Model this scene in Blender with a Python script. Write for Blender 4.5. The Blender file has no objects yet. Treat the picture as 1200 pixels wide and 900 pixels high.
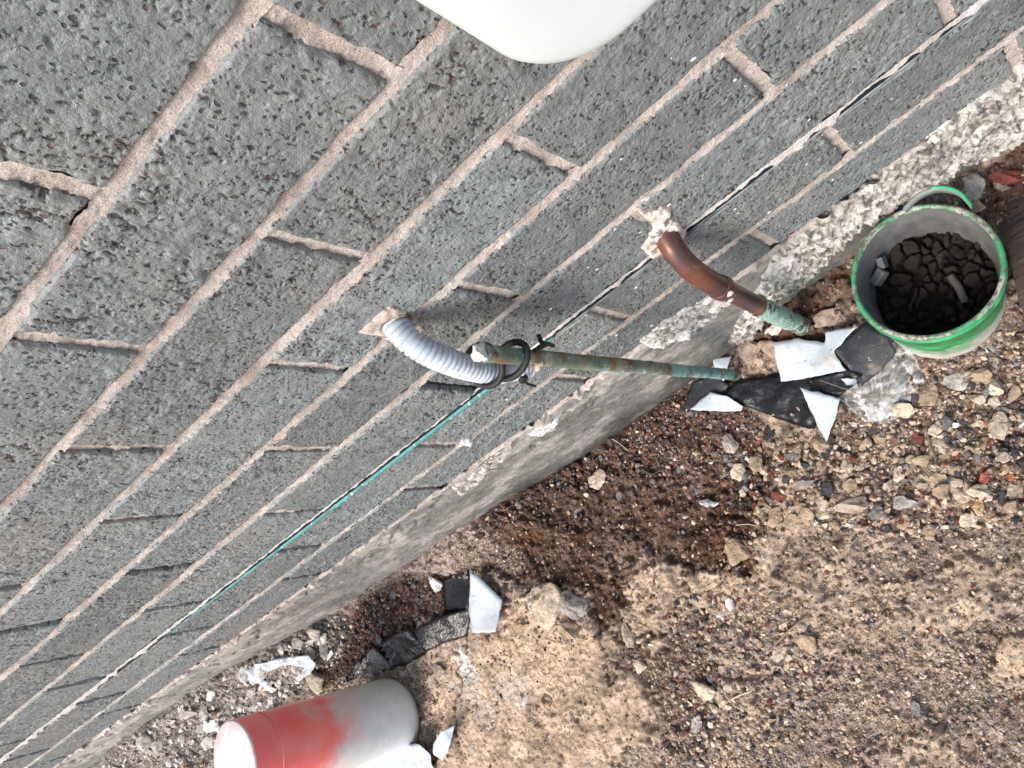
import bpy, bmesh, math, random
import numpy as np
from mathutils import Vector, Matrix

rnd = random.Random(11)
RS = np.random.RandomState(5)
SC = bpy.context.scene
COL = SC.collection

# ------------------------------------------------------------------ camera
U = 0.08                     # one brick course is 80 mm; measured course units -> metres
Z0 = 9.1                     # ground level lies 9.1 courses below the top bed joint
RM = np.array([[-0.70698, 0.41177, -0.57494], [0.53652, 0.84208, -0.05594], [0.46081, -0.34801, -0.81626]])
def _rod(a):
    a = np.array(a); w = np.linalg.norm(a); k = a / w
    K = np.array([[0, -k[2], k[1]], [k[2], 0, -k[0]], [-k[1], k[0], 0]])
    return np.eye(3) + math.sin(w) * K + (1 - math.cos(w)) * K @ K
RM = _rod([-6.92641573e-01, -2.45670778e+00, 2.95170401e-01])
FPX = 1017.96
CAM = np.array([0.0, 3.37838756 * U, (2.51777069 + Z0) * U])
cd = bpy.data.cameras.new("camera"); cam = bpy.data.objects.new("camera", cd); COL.objects.link(cam)
cd.sensor_fit = 'HORIZONTAL'; cd.sensor_width = 36; cd.lens = FPX / 1200 * 36
cd.clip_start = 0.01; cd.clip_end = 500
m3 = np.stack([RM[0], -RM[1], -RM[2]], 1)
M = Matrix(m3.tolist()).to_4x4(); M.translation = Vector(CAM.tolist()); cam.matrix_world = M
SC.camera = cam

# ------------------------------------------------------------------ sky, sun, exposure
W = bpy.data.worlds.new("World"); SC.world = W; W.use_nodes = True
wn = W.node_tree.nodes; wl = W.node_tree.links
sky = wn.new('ShaderNodeTexSky'); sky.sky_type = 'NISHITA'; sky.sun_disc = False
SUN_EL, SUN_AZ = math.radians(48), math.radians(42)      # azimuth measured from +Y towards +X
sky.sun_elevation = SUN_EL; sky.sun_rotation = SUN_AZ
sky.air_density = 1.0; sky.dust_density = 3.0; sky.ozone_density = 1.0
bg = wn['Background']; bg.inputs[1].default_value = 0.15
wl.new(sky.outputs[0], bg.inputs[0])
sd = bpy.data.lights.new("sun", 'SUN'); sun = bpy.data.objects.new("sun", sd); COL.objects.link(sun)
sd.energy = 1.5; sd.angle = math.radians(22); sd.color = (1.0, 0.96, 0.9)
sdir = Vector((math.sin(SUN_AZ) * math.cos(SUN_EL), math.cos(SUN_AZ) * math.cos(SUN_EL), math.sin(SUN_EL)))
sun.rotation_euler = sdir.to_track_quat('Z', 'Y').to_euler()
SC.view_settings.view_transform = 'Standard'; SC.view_settings.look = 'None'
SC.view_settings.exposure = 0.92; SC.view_settings.gamma = 1.0
SC.render.engine = 'CYCLES'

# ------------------------------------------------------------------ measuring helpers (photo pixel -> real plane)
def _ray(q): return RM.T @ np.array([(q[0] - 600) / FPX, (q[1] - 450) / FPX, 1.0])
def onz(px, py, z=0.0):
    d = _ray((px, py)); t = (z - CAM[2]) / d[2]; return CAM + d * t
def ony(px, py, y=0.0):
    d = _ray((px, py)); t = (y - CAM[1]) / d[1]; return CAM + d * t
def u3(x, y, z): return np.array([x * U, y * U, (z + Z0) * U])

# ------------------------------------------------------------------ noise
def _lat(ix, iy, seed):
    h = (ix.astype(np.int64) * 374761393 + iy.astype(np.int64) * 668265263 + seed * 1442695041) & 0xffffffff
    h = ((h ^ (h >> 13)) * 1274126177) & 0xffffffff
    h = (h ^ (h >> 16)) & 0xffffffff
    return h / 4294967295.0
def vnoise(x, y, seed=0):
    x0 = np.floor(x); y0 = np.floor(y); fx = x - x0; fy = y - y0
    fx = fx * fx * (3 - 2 * fx); fy = fy * fy * (3 - 2 * fy)
    a = _lat(x0, y0, seed); b = _lat(x0 + 1, y0, seed); c = _lat(x0, y0 + 1, seed); d = _lat(x0 + 1, y0 + 1, seed)
    return (a * (1 - fx) + b * fx) * (1 - fy) + (c * (1 - fx) + d * fx) * fy - 0.5
def fbm(x, y, wl_, seed=0, octv=4, gain=0.5):
    s = 0; a = 1.0; f = 1.0 / wl_
    for o in range(octv):
        s = s + a * vnoise(x * f + 17.3 * o, y * f - 9.1 * o, seed + o * 31); a *= gain; f *= 2.03
    return s
def worley(x, y, wl_, seed=0):
    x = x / wl_; y = y / wl_; x0 = np.floor(x); y0 = np.floor(y)
    f1 = np.full(x.shape, 9.0); f2 = np.full(x.shape, 9.0); cid = np.zeros(x.shape)
    for i in (-1, 0, 1):
        for j in (-1, 0, 1):
            cx = x0 + i; cy = y0 + j
            px = cx + 0.1 + 0.8 * _lat(cx, cy, seed); py = cy + 0.1 + 0.8 * _lat(cx, cy, seed + 77)
            d = np.hypot(px - x, py - y); r = _lat(cx, cy, seed + 191)
            n = d < f1; f2 = np.where(n, f1, np.minimum(f2, d)); cid = np.where(n, r, cid); f1 = np.where(n, d, f1)
    return f1, f2, cid
def polysd(x, y, poly):
    """signed distance, positive inside"""
    P = np.array(poly); n = len(P); d = np.full(x.shape, 1e9); ins = np.zeros(x.shape, bool)
    for i in range(n):
        ax, ay = P[i]; bx, by = P[(i + 1) % n]; ex, ey = bx - ax, by - ay
        t = np.clip(((x - ax) * ex + (y - ay) * ey) / (ex * ex + ey * ey + 1e-12), 0, 1)
        d = np.minimum(d, np.hypot(x - ax - t * ex, y - ay - t * ey))
        c = ((ay > y) != (by > y)) & (x < (bx - ax) * (y - ay) / (by - ay + 1e-15) + ax)
        ins ^= c
    return np.where(ins, d, -d)
def sstep(a, b, v):
    t = np.clip((v - a) / (b - a), 0, 1); return t * t * (3 - 2 * t)
def gpoly(pts, z=0.0): return [tuple(onz(a, b, z)[:2]) for a, b in pts]
def wpoly(pts, y=0.0): return [(ony(a, b, y)[0], ony(a, b, y)[2]) for a, b in pts]

# ------------------------------------------------------------------ object helpers
def tag(o, label=None, cat=None, group=None, kind=None):
    if label: o['label'] = label
    if cat: o['category'] = cat
    if group: o['group'] = group
    if kind: o['kind'] = kind
    return o
def empty(name, loc, label, cat, group=None):
    o = bpy.data.objects.new(name, None); COL.objects.link(o); o.location = Vector([float(v) for v in loc]); o.empty_display_size = .02
    return tag(o, label, cat, group)
def mesh_np(name, v, f, col=None, smooth=True, extra=None):
    v = np.asarray(v, float); f = np.asarray(f, int); k = f.shape[1]
    me = bpy.data.meshes.new(name)
    me.vertices.add(len(v)); me.vertices.foreach_set('co', v.ravel())
    me.loops.add(f.size); me.loops.foreach_set('vertex_index', f.ravel())
    me.polygons.add(len(f)); me.polygons.foreach_set('loop_start', np.arange(len(f)) * k)
    me.polygons.foreach_set('use_smooth', np.full(len(f), bool(smooth)))
    me.update(calc_edges=True)
    if col is not None:
        a = me.color_attributes.new('Col', 'FLOAT_COLOR', 'POINT')
        c = np.ones((len(v), 4)); c[:, :3] = col; a.data.foreach_set('color', c.ravel())
    if extra:
        for n, arr in extra.items():
            a = me.attributes.new(n, 'FLOAT', 'POINT'); a.data.foreach_set('value', np.asarray(arr, float).ravel())
    return me
def link(name, me, mat=None, parent=None, loc=None):
    o = bpy.data.objects.new(name, me); COL.objects.link(o)
    if mat and me and not me.materials: me.materials.append(mat)
    if parent is not None:
        o.parent = parent                           # children keep world coordinates unless loc is given
        if loc is None: o.matrix_parent_inverse = Matrix.Translation(-parent.location)
    if loc is not None: o.location = Vector([float(a) for a in loc])
    return o
def gridfaces(nx, ny):
    i = np.arange(nx - 1)[:, None]; j = np.arange(ny - 1)[None, :]
    a = (i * ny + j).ravel(); return np.stack([a, a + ny, a + ny + 1, a + 1], 1)
def prune(v, f, keep, col=None):
    """drop grid faces whose corners are not all kept"""
    f = f[keep[f].all(1)]; used = np.unique(f); mp = -np.ones(len(v), int); mp[used] = np.arange(len(used))
    return v[used], mp[f], (None if col is None else col[used]), used
def tube(path, rad, n=20, closed=False, caps=True, ribs=None):
    """tube along a polyline; rad number or list"""
    P = [Vector([float(a) for a in p]) for p in path]; m = len(P)
    R_ = [rad] * m if not hasattr(rad, '__len__') else list(rad)
    vs = []; fs = []
    t = (P[1] - P[0]).normalized(); up = Vector((0.13, 0.21, 0.97)) if abs(t.z) < .9 else Vector((1, .1, 0))
    nrm = (up - t * up.dot(t)).normalized()
    for i in range(m):
        if closed: t = (P[(i + 1) % m] - P[i - 1]).normalized()
        else: t = (P[min(i + 1, m - 1)] - P[max(i - 1, 0)]).normalized()
        nrm = (nrm - t * nrm.dot(t)).normalized(); b = t.cross(nrm)
        for k in range(n):
            a = 2 * math.pi * k / n
            vs.append(P[i] + (nrm * math.cos(a) + b * math.sin(a)) * R_[i])
    for i in range(m if closed else m - 1):
        for k in range(n):
            j = (i + 1) % m
            fs.append((i * n + k, i * n + (k + 1) % n, j * n + (k + 1) % n, j * n + k))
    me = bpy.data.meshes.new('tube')
    if caps and not closed:
        fs.append(tuple(reversed(range(n)))); fs.append(tuple((m - 1) * n + k for k in range(n)))
    me.from_pydata([tuple(v) for v in vs], [], fs); me.polygons.foreach_set('use_smooth', [True] * len(me.polygons))
    if caps and not closed:
        me.polygons[-1].use_smooth = False; me.polygons[-2].use_smooth = False
    return me
def spline(pts, n=12):
    """Catmull-Rom through pts"""
    P = [np.array(p, float) for p in pts]; P = [2 * P[0] - P[1]] + P + [2 * P[-1] - P[-2]]; out = []
    for i in range(1, len(P) - 2):
        for k in range(n):
            t = k / n; a, b, c, d = P[i - 1], P[i], P[i + 1], P[i + 2]
            out.append(0.5 * (2 * b + (c - a) * t + (2 * a - 5 * b + 4 * c - d) * t * t + (3 * b - a - 3 * c + d) * t ** 3))
    out.append(P[-2]); return out
def box_me(sx, sy, sz, bev=0.0, seg=2):
    bm = bmesh.new(); bmesh.ops.create_cube(bm, size=1)
    for v in bm.verts: v.co = Vector((v.co.x * sx, v.co.y * sy, v.co.z * sz))
    if bev: bmesh.ops.bevel(bm, geom=bm.edges[:], offset=bev, segments=seg, affect='EDGES', profile=.5)
    me = bpy.data.meshes.new('box'); bm.to_mesh(me); bm.free(); return me

# ------------------------------------------------------------------ materials
def newmat(name):
    m = bpy.data.materials.new(name); m.use_nodes = True; nt = m.node_tree
    return m, nt, nt.nodes['Principled BSDF']
def N(nt, t, **kw):
    n = nt.nodes.new(t)
    for k, v in kw.items():
        if k in n.inputs: n.inputs[k].default_value = v
        else: setattr(n, k, v)
    return n
def ramp(nt, fac, stops):
    r = nt.nodes.new('ShaderNodeValToRGB'); e = r.color_ramp.elements
    while len(e) < len(stops): e.new(.5)
    for i, (p, c) in enumerate(stops):
        e[i].position = p; e[i].color = (*c, 1) if len(c) == 3 else c
    nt.links.new(fac, r.inputs[0]); return r.outputs[0]
def mix(nt, fac, a, b, mode='MIX'):
    n = nt.nodes.new('ShaderNodeMix'); n.data_type = 'RGBA'; n.blend_type = mode
    for s, v in ((n.inputs[0], fac), (n.inputs[6], a), (n.inputs[7], b)):
        if hasattr(v, 'type') and hasattr(v, 'links'): nt.links.new(v, s)
        else: s.default_value = v if not isinstance(v, tuple) else (*v, 1)[:4]
    return n.outputs[2]
def math_(nt, op, a, b=None):
    n = nt.nodes.new('ShaderNodeMath'); n.operation = op
    for s, v in ((n.inputs[0], a), (n.inputs[1], b)):
        if v is None: continue
        if hasattr(v, 'links'): nt.links.new(v, s)
        else: s.default_value = v
    return n.outputs[0]
def coords(nt, kind='Object'):
    return nt.nodes.new('ShaderNodeTexCoord').outputs[kind]
def noise(nt, vec, scale, detail=3, rough=.55):
    n = nt.nodes.new('ShaderNodeTexNoise'); n.inputs['Scale'].default_value = scale; n.inputs['Detail'].default_value = detail
    n.inputs['Roughness'].default_value = rough; nt.links.new(vec, n.inputs['Vector']); return n.outputs[0]
def bump(nt, bsdf, h, dist, strength=1.0, prev=None):
    b = nt.nodes.new('ShaderNodeBump'); b.inputs['Distance'].default_value = dist; b.inputs['Strength'].default_value = strength
    nt.links.new(h, b.inputs['Height'])
    if prev is not None: nt.links.new(prev, b.inputs['Normal'])
    nt.links.new(b.outputs[0], bsdf.inputs['Normal']); return b.outputs[0]

def mat_brick():
    m, nt, b = newmat('painted_rough_brick')
    geo = nt.nodes.new('ShaderNodeNewGeometry'); pos = geo.outputs['Position']
    oi = nt.nodes.new('ShaderNodeObjectInfo')
    at = N(nt, 'ShaderNodeAttribute', attribute_name='pit')
    base = ramp(nt, noise(nt, pos, 60, 4), [(.3, (.142, .163, .163)), (.5, (.188, .212, .211)), (.75, (.265, .295, .295))])
    # slow changes in the paint film from brick to brick
    base = mix(nt, 1.0, base, ramp(nt, oi.outputs['Random'], [(0, (.80, .80, .79)), (.5, (1, 1, 1)), (1, (1.14, 1.15, 1.15))]), 'MULTIPLY')
    warm = ramp(nt, noise(nt, pos, 9, 3), [(.46, (0, 0, 0)), (.66, (.6, .6, .6))])
    base = mix(nt, math_(nt, 'MULTIPLY', warm, .6), base, (.28, .26, .225))
    # fine unpainted pores
    vo = nt.nodes.new('ShaderNodeTexVoronoi'); vo.inputs['Scale'].default_value = 330; vo.inputs['Randomness'].default_value = 1
    mp = nt.nodes.new('ShaderNodeMapping'); nt.links.new(pos, mp.inputs[0]); mp.inputs['Scale'].default_value = (1.0, 1.0, .7)
    ns = nt.nodes.new('ShaderNodeTexNoise'); ns.inputs['Scale'].default_value = 150; nt.links.new(mp.outputs[0], ns.inputs[0])
    add = nt.nodes.new('ShaderNodeVectorMath'); add.operation = 'MULTIPLY_ADD'; nt.links.new(ns.outputs[1], add.inputs[0])
    add.inputs[1].default_value = (.006, .006, .006); nt.links.new(mp.outputs[0], add.inputs[2]); nt.links.new(add.outputs[0], vo.inputs['Vector'])
    sep = nt.nodes.new('ShaderNodeSeparateColor'); nt.links.new(vo.outputs['Color'], sep.inputs[0])
    gate = ramp(nt, sep.outputs[0], [(.62, (0, 0, 0)), (.66, (1, 1, 1))])
    pore = ramp(nt, vo.outputs['Distance'], [(.22, (1, 1, 1)), (.42, (0, 0, 0))])
    pore = mix(nt, 1.0, gate, pore, 'MULTIPLY')
    pc = ramp(nt, sep.outputs[1], [(.0, (.035, .03, .03)), (.80, (.05, .04, .038)), (.92, (.13, .06, .048)), (1.0, (.3, .25, .2))])
    base = mix(nt, math_(nt, 'MULTIPLY', pore, .85), base, pc)
    pitf = ramp(nt, at.outputs['Fac'], [(.35, (0, 0, 0)), (.75, (1, 1, 1))])
    pitc = ramp(nt, noise(nt, pos, 95, 2), [(.35, (.03, .03, .03)), (.60, (.05, .04, .036)), (.70, (.12, .055, .043)), (.8, (.25, .2, .16))])
    base = mix(nt, math_(nt, 'MULTIPLY', pitf, .9), base, pitc)
    nt.links.new(base, b.inputs['Base Color'])
    nt.links.new(ramp(nt, pore, [(0, (.21, .21, .21)), (1, (.85, .85, .85))]), b.inputs['Roughness'])
    h = math_(nt, 'SUBTRACT', noise(nt, mp.outputs[0], 330, 4, .65), math_(nt, 'MULTIPLY', pore, .55))
    b.inputs['Specular IOR Level'].default_value = .65
    bump(nt, b, h, .0019, 1.0)
    return m
def mat_mortar(name='sandy_mortar', c0=(.54, .45, .38), c1=(.80, .71, .63), dark=(.32, .25, .20)):
    m, nt, b = newmat(name); pos = nt.nodes.new('ShaderNodeNewGeometry').outputs['Position']
    base = ramp(nt, noise(nt, pos, 45, 5, .6), [(.3, c0), (.65, c1)])
    dirt = ramp(nt, noise(nt, pos, 22, 4), [(.45, (0, 0, 0)), (.7, (.75, .75, .75))])
    base = mix(nt, dirt, base, dark)
    grain = ramp(nt, noise(nt, pos, 1400, 2), [(.3, (.6, .58, .56)), (.5, (1, 1, 1)), (.75, (1.15, 1.14, 1.12))])
    base = mix(nt, 1.0, base, grain, 'MULTIPLY'); holes = ramp(nt, noise(nt, pos, 420, 3, .6), [(.66, (0, 0, 0)), (.70, (.8, .8, .8))]); base = mix(nt, holes, base, (.12, .08, .065)); nt.links.new(base, b.inputs['Base Color'])
    b.inputs['Roughness'].default_value = .95
    bump(nt, b, noise(nt, pos, 800, 4, .75), .0024, 1.0); return m
def mat_attr(name, rough=.92, bscale=500, bdist=.0012, spec=.3, obj=False, var=.5):
    m, nt, b = newmat(name); pos = nt.nodes.new('ShaderNodeNewGeometry').outputs['Position']
    if obj: c = nt.nodes.new('ShaderNodeObjectInfo').outputs['Color']
    else: c = N(nt, 'ShaderNodeAttribute', attribute_name='Col').outputs['Color']
    v = ramp(nt, noise(nt, pos, bscale * .45, 4, .7), [(.3, (1 - var,) * 3), (.5, (1, 1, 1)), (.72, (1 + var * .8,) * 3)])
    c = mix(nt, 1.0, c, v, 'MULTIPLY'); nt.links.new(c, b.inputs['Base Color'])
    b.inputs['Roughness'].default_value = rough; b.inputs['Specular IOR Level'].default_value = spec
    bump(nt, b, noise(nt, pos, bscale, 4, .7), bdist, .9); return m
def mat_soil(name):
    m, nt, b = newmat(name); pos = nt.nodes.new('ShaderNodeNewGeometry').outputs['Position']
    c = N(nt, 'ShaderNodeAttribute', attribute_name='Col').outputs['Color']
    hs = None; gs = N(nt, 'ShaderNodeAttribute', attribute_name='grit').outputs['Fac']
    for sc_, lo, hi, amt, bd in ((210, .42, 1.5, .7, 1.0), (480, .42, 1.5, .75, .45)):
        vo = nt.nodes.new('ShaderNodeTexVoronoi'); vo.inputs['Scale'].default_value = sc_
        ad = nt.nodes.new('ShaderNodeVectorMath'); ad.operation = 'MULTIPLY_ADD'; nn = nt.nodes.new('ShaderNodeTexNoise'); nn.inputs['Scale'].default_value = sc_ * 1.3; nn.inputs['Detail'].default_value = 3
        nt.links.new(pos, nn.inputs['Vector']); nt.links.new(nn.outputs[1], ad.inputs[0]); k_ = 1.1 / sc_; ad.inputs[1].default_value = (k_, k_, k_); nt.links.new(pos, ad.inputs[2]); nt.links.new(ad.outputs[0], vo.inputs['Vector'])
        sp_ = nt.nodes.new('ShaderNodeSeparateColor'); nt.links.new(vo.outputs['Color'], sp_.inputs[0])
        tone = ramp(nt, sp_.outputs[0], [(.0, (lo, lo * .95, lo * .9)), (.25, (.9, .89, .88)), (.7, (1.08, 1.08, 1.08)), (1.0, (hi, hi, hi * .97))])
        c = mix(nt, math_(nt, 'MULTIPLY', gs, amt), c, tone, 'MULTIPLY')
        hh = math_(nt, 'MULTIPLY', math_(nt, 'SUBTRACT', math_(nt, 'MULTIPLY', sp_.outputs[1], .9), vo.outputs['Distance']), bd)
        hs = hh if hs is None else math_(nt, 'ADD', hs, hh)
    n1 = ramp(nt, noise(nt, pos, 900, 4, .75), [(.3, (.55, .54, .52)), (.5, (1, 1, 1)), (.7, (1.35, 1.34, 1.32))])
    c = mix(nt, 1.0, c, n1, 'MULTIPLY'); nt.links.new(c, b.inputs['Base Color'])
    b.inputs['Roughness'].default_value = .95; b.inputs['Specular IOR Level'].default_value = .15
    bump(nt, b, math_(nt, 'ADD', math_(nt, 'MULTIPLY', hs, gs), noise(nt, pos, 320, 5, .72)), .0030, 1.0); return m
def mat_plain(name, col, rough=.5, metal=0.0, nscale=120, c2=None, bd=.0003, spots=None, coat=0):
    m, nt, b = newmat(name); pos = nt.nodes.new('ShaderNodeNewGeometry').outputs['Position']
    c2 = c2 or tuple(x * .75 for x in col)
    base = ramp(nt, noise(nt, pos, nscale, 5, .6), [(.35, c2), (.65, col)])
    if spots:
        for sc_, lo, hi, cc in spots:
            base = mix(nt, ramp(nt, noise(nt, pos, sc_, 4, .65), [(lo, (0, 0, 0)), (hi, (1, 1, 1))]), base, cc)
    nt.links.new(base, b.inputs['Base Color']); b.inputs['Roughness'].default_value = rough; b.inputs['Metallic'].default_value = metal
    if coat: b.inputs['Coat Weight'].default_value = coat
    if bd: bump(nt, b, noise(nt, pos, nscale * 4, 3), bd, .7)
    return m

M_BRICK = mat_brick(); M_MORTAR = mat_mortar()
M_STUFF = mat_attr('loose_stone', .9, 420, .0012)
M_SOIL = mat_soil('soil')
M_STONE = mat_attr('single_stone', .92, 260, .0040, .2, obj=True, var=.55)

# ================================================================== WALL
JZ = {0: 0, 1: -1, 2: -2.0, 3: -3.0, 4: -3.99, 5: -5.03, 6: -5.98, 7: -6.88}
def jz(k): return JZ[k] if k in JZ else -k
JT = 0.094                                                    # joint thickness in courses
HOFF = {-2: 1.8, -1: 3.17, 0: 1.77, 1: 3.16, 2: 1.80, 3: 3.20, 4: 1.90, 5: 3.10, 6: 1.53}
PITCH = 2.73; XA, XB = -6.0, 34.0
wall = empty('brick_wall', u3(0, 0, -9.1), 'grey painted rough brick wall with pale mortar joints rising from the dirt', 'wall')

def brick_mesh(seed, L, H):
    s = .0008; nx = int(L / s) + 1; nz = int(H / s) + 1
    gx = np.linspace(-L / 2, L / 2, nx); gz = np.linspace(-H / 2, H / 2, nz)
    X, Z = np.meshgrid(gx, gz, indexing='ij'); o = seed * 13.7
    # torn, dragged clay face: ridged lumps plus pits
    wx = X + .0025 * fbm(X, Z, .012, seed + 5, 2); wz = Z + .0025 * fbm(X, Z, .012, seed + 9, 2)
    lump = fbm(wx + o, wz * .8, .0065, seed, 4, .6); ridge = .5 - np.abs(fbm(wx + o, wz * .75, .008, seed + 3, 3)) * 1.6
    sm_ = .45 + 1.1 * sstep(-.25, .3, fbm(X + o, Z, .05, seed + 81, 3)); h = (.0009 * lump + .0007 * ridge) * sm_ + .0009 * fbm(X + o, Z, .05, seed + 21, 2)
    pit = np.zeros_like(X); R = np.random.RandomState(seed + 100)
    for k in range(260 + 80 * (seed % 4)):
        cx = R.uniform(-L / 2, L / 2); cz = R.uniform(-H / 2, H / 2); big = R.rand() ** 3
        a = .0005 + .0010 * big; e = R.uniform(1.0, 2.8); b = a * e; th = R.normal(math.pi / 2, .5) if R.rand() < .75 else R.uniform(0, 3.14)
        i0 = max(int((cx + L / 2 - b) / s) - 1, 0); i1 = min(int((cx + L / 2 + b) / s) + 2, nx); j0 = max(int((cz + H / 2 - b) / s) - 1, 0); j1 = min(int((cz + H / 2 + b) / s) + 2, nz)
        dx = X[i0:i1, j0:j1] - cx; dz = Z[i0:i1, j0:j1] - cz
        uu = (dx * math.cos(th) + dz * math.sin(th)) / b; vv = (-dx * math.sin(th) + dz * math.cos(th)) / a
        r = uu * uu + vv * vv + .35 * vnoise(dx / .0012, dz / .0012, k)
        p = np.clip(1 - r, 0, 1) ** .5 * (.4 + .6 * R.rand())
        pit[i0:i1, j0:j1] = np.maximum(pit[i0:i1, j0:j1], p)
    t1 = fbm(wx * 1.25 + o, wz * .7, .0030, seed + 201, 4, .62); gate = sstep(-.05, .25, fbm(X - o, Z, .022, seed + 205, 3))
    torn = sstep(.22, .36, t1) * gate; pit = np.maximum(pit * .9, torn * .9)
    h -= .0013 * pit; h += .0003 * sstep(.14, .34, fbm(wx + o, wz * .8, .0048, seed + 211, 4, .6))
    # rounded, chipped arrises
    ex = np.minimum(X + L / 2, L / 2 - X); ez = np.minimum(Z + H / 2, H / 2 - Z); ed = np.minimum(ex, ez)
    chip = np.clip(fbm(X + o, Z, .018, seed + 41, 3) - .12, 0, 1) * .012
    rr = .0026 + chip; t = np.clip(1 - ed / rr, 0, 1); h -= rr * (1 - np.sqrt(np.clip(1 - t * t, 0, 1))) * .9
    wob = .0009
    Xo = X + wob * fbm(X, Z, .02, seed + 61, 3) * (np.abs(X) > L / 2 - .006); Zo = Z + wob * 1.3 * fbm(X, Z, .02, seed + 71, 3) * (np.abs(Z) > H / 2 - .006)
    v = np.stack([Xo, h, Zo], -1).reshape(-1, 3); f = gridfaces(nx, nz)
    # skirt going back into the wall
    idx = np.arange(nx * nz).reshape(nx, nz)
    ring = np.concatenate([idx[:, 0], idx[-1, 1:], idx[-2::-1, -1], idx[0, -2:0:-1]]); nr = len(ring)
    v2 = v[ring].copy(); v2[:, 1] = -.035; base = len(v); v = np.vstack([v, v2]); a = np.arange(nr); bn = (a + 1) % nr
    f = np.vstack([f, np.stack([ring[a], base + a, base + bn, ring[bn]], 1)])
    f = f[:, ::-1]
    pitv = np.concatenate([pit.ravel(), np.zeros(nr)])
    me = mesh_np('brick', v, f, extra={'pit': pitv}); me.materials.append(M_BRICK); return me
BL = (PITCH - JT) * U; BH = (1 - JT) * U
bricks = [brick_mesh(s, BL, BH) for s in range(7)]
heads = []                                                    # (course, x)
for k in range(-9, 7):
    top = jz(k) - JT / 2; bot = jz(k + 1) + JT / 2; hgt = (top - bot) * U
    if k == 4: bot = jz(5) + .066
    if k == 5: top = jz(5) - .068
    hgt = (top - bot) * U
    off = HOFF.get(k, 1.8 if k % 2 == 0 else 3.17)
    n0 = math.ceil((XA - off) / PITCH); n1 = math.floor((XB - off) / PITCH)
    js = [off + n * PITCH + (rnd.uniform(-.03, .03) if abs(n) > 1 else 0) for n in range(n0, n1 + 1)]
    ends = ([XA] if js[0] - XA > .35 else []) + js + ([XB] if XB - js[-1] > .35 else [])
    for a, b in zip(ends[:-1], ends[1:]):
        i = rnd.randrange(7); w = (b - a - JT) * U
        o = link('brick', bricks[i], None, wall, loc=(0, 0, 0))
        flip = rnd.random() < .5
        o.location = Vector(((a + b) / 2 * U, rnd.uniform(-.0008, .0008), ((top + bot) / 2 + Z0) * U)) - wall.location
        o.rotation_euler = (rnd.uniform(-.004, .004), math.pi if flip else 0, rnd.uniform(-.003, .003))
        o.scale = (w / BL, 1, hgt / BH)
    heads += [(k, x) for x in js]
# backing behind the joints
o = link('wall_core', box_me((XB - XA) * U, .1, 16.2 * U), mat_plain('brown_mortar_core', (.26, .20, .155), .95), wall)
o.location = Vector(((XA + XB) / 2 * U, -.078, (1.0 + Z0) * U)); o.location.y = -.0600
o['kind'] = 'structure'
op = link('joint_shade_strip', box_me(JT * U * 1.15, .004, .96 * U, .0005), mat_plain('joint_shade_dark', (.03, .026, .022), .95), wall); op.location = Vector((4.63 * U, -.0065, (jz(4) - .5 + Z0) * U))  # dark strip set in the empty perpend, its colour stands for the shade there

def joint_mesh(seed, L, w, s=.0013, rag=.0, conv=False, lump=0):
    nx = int(L / s) + 1; nv = max(int(w / .001), 7); X, V = np.meshgrid(np.linspace(0, L, nx), np.linspace(-1, 1, nv), indexing='ij')
    Zl = V * w / 2; o = seed * 3.1
    y = -.0022 + .0013 * V * V + .0014 * fbm(X + o, Zl, .02, seed, 3) + .0013 * fbm(X + o, Zl, .0032, seed + 4, 3, .7)
    # struck upper edge sits deeper than the lower one
    y -= .0010 * np.clip(V, 0, 1)
    y += lump * np.clip(fbm(X + o, Zl, .012, seed + 8, 3) - .12, 0, 1)
    Zl = Zl * (1 + .30 * fbm(X + o, V * 0 + (V > 0) * 9, .011, seed + 6, 5, .62)) + .0008 * fbm(X, X * 0, .06, seed + 7, 2)
    v = np.stack([X, y, Zl], -1).reshape(-1, 3); f = gridfaces(nx, nv)[:, ::-1]
    me = mesh_np('mortar_joint', v, f); me.materials.append(M_MORTAR); return me
LX = (XB - XA) * U
beds = [joint_mesh(s, LX, .0116) for s in range(3)]
for k in range(-9, 7):
    if k == 5: continue
    o = link('mortar_joint', beds[k % 3], None, wall, loc=(0, 0, 0)); o.location = Vector((XA * U, 0, (jz(k) + Z0) * U)) - wall.location
o = link('mortar_joint', joint_mesh(20, LX, .0120, lump=.016), None, wall, loc=(0, 0, 0)); o.location = Vector((XA * U, .001, (jz(7) + Z0) * U)) - wall.location
hm = [joint_mesh(30 + s, U, .0114, .001) for s in range(4)]
for k, x in heads:
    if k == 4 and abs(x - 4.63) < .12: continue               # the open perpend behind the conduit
    deep = -.0020 if x > 8 else .0002
    o = link('mortar_joint', hm[rnd.randrange(4)], None, wall, loc=(0, 0, 0))
    o.rotation_euler = (0, math.pi / 2, 0); o.location = Vector((x * U, deep - .0008 + rnd.uniform(-.0010, .0002), (jz(k) - .035 + Z0) * U)) - wall.location; o.scale = (jz(k) - jz(k + 1) - .07, 1, 1)
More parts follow.
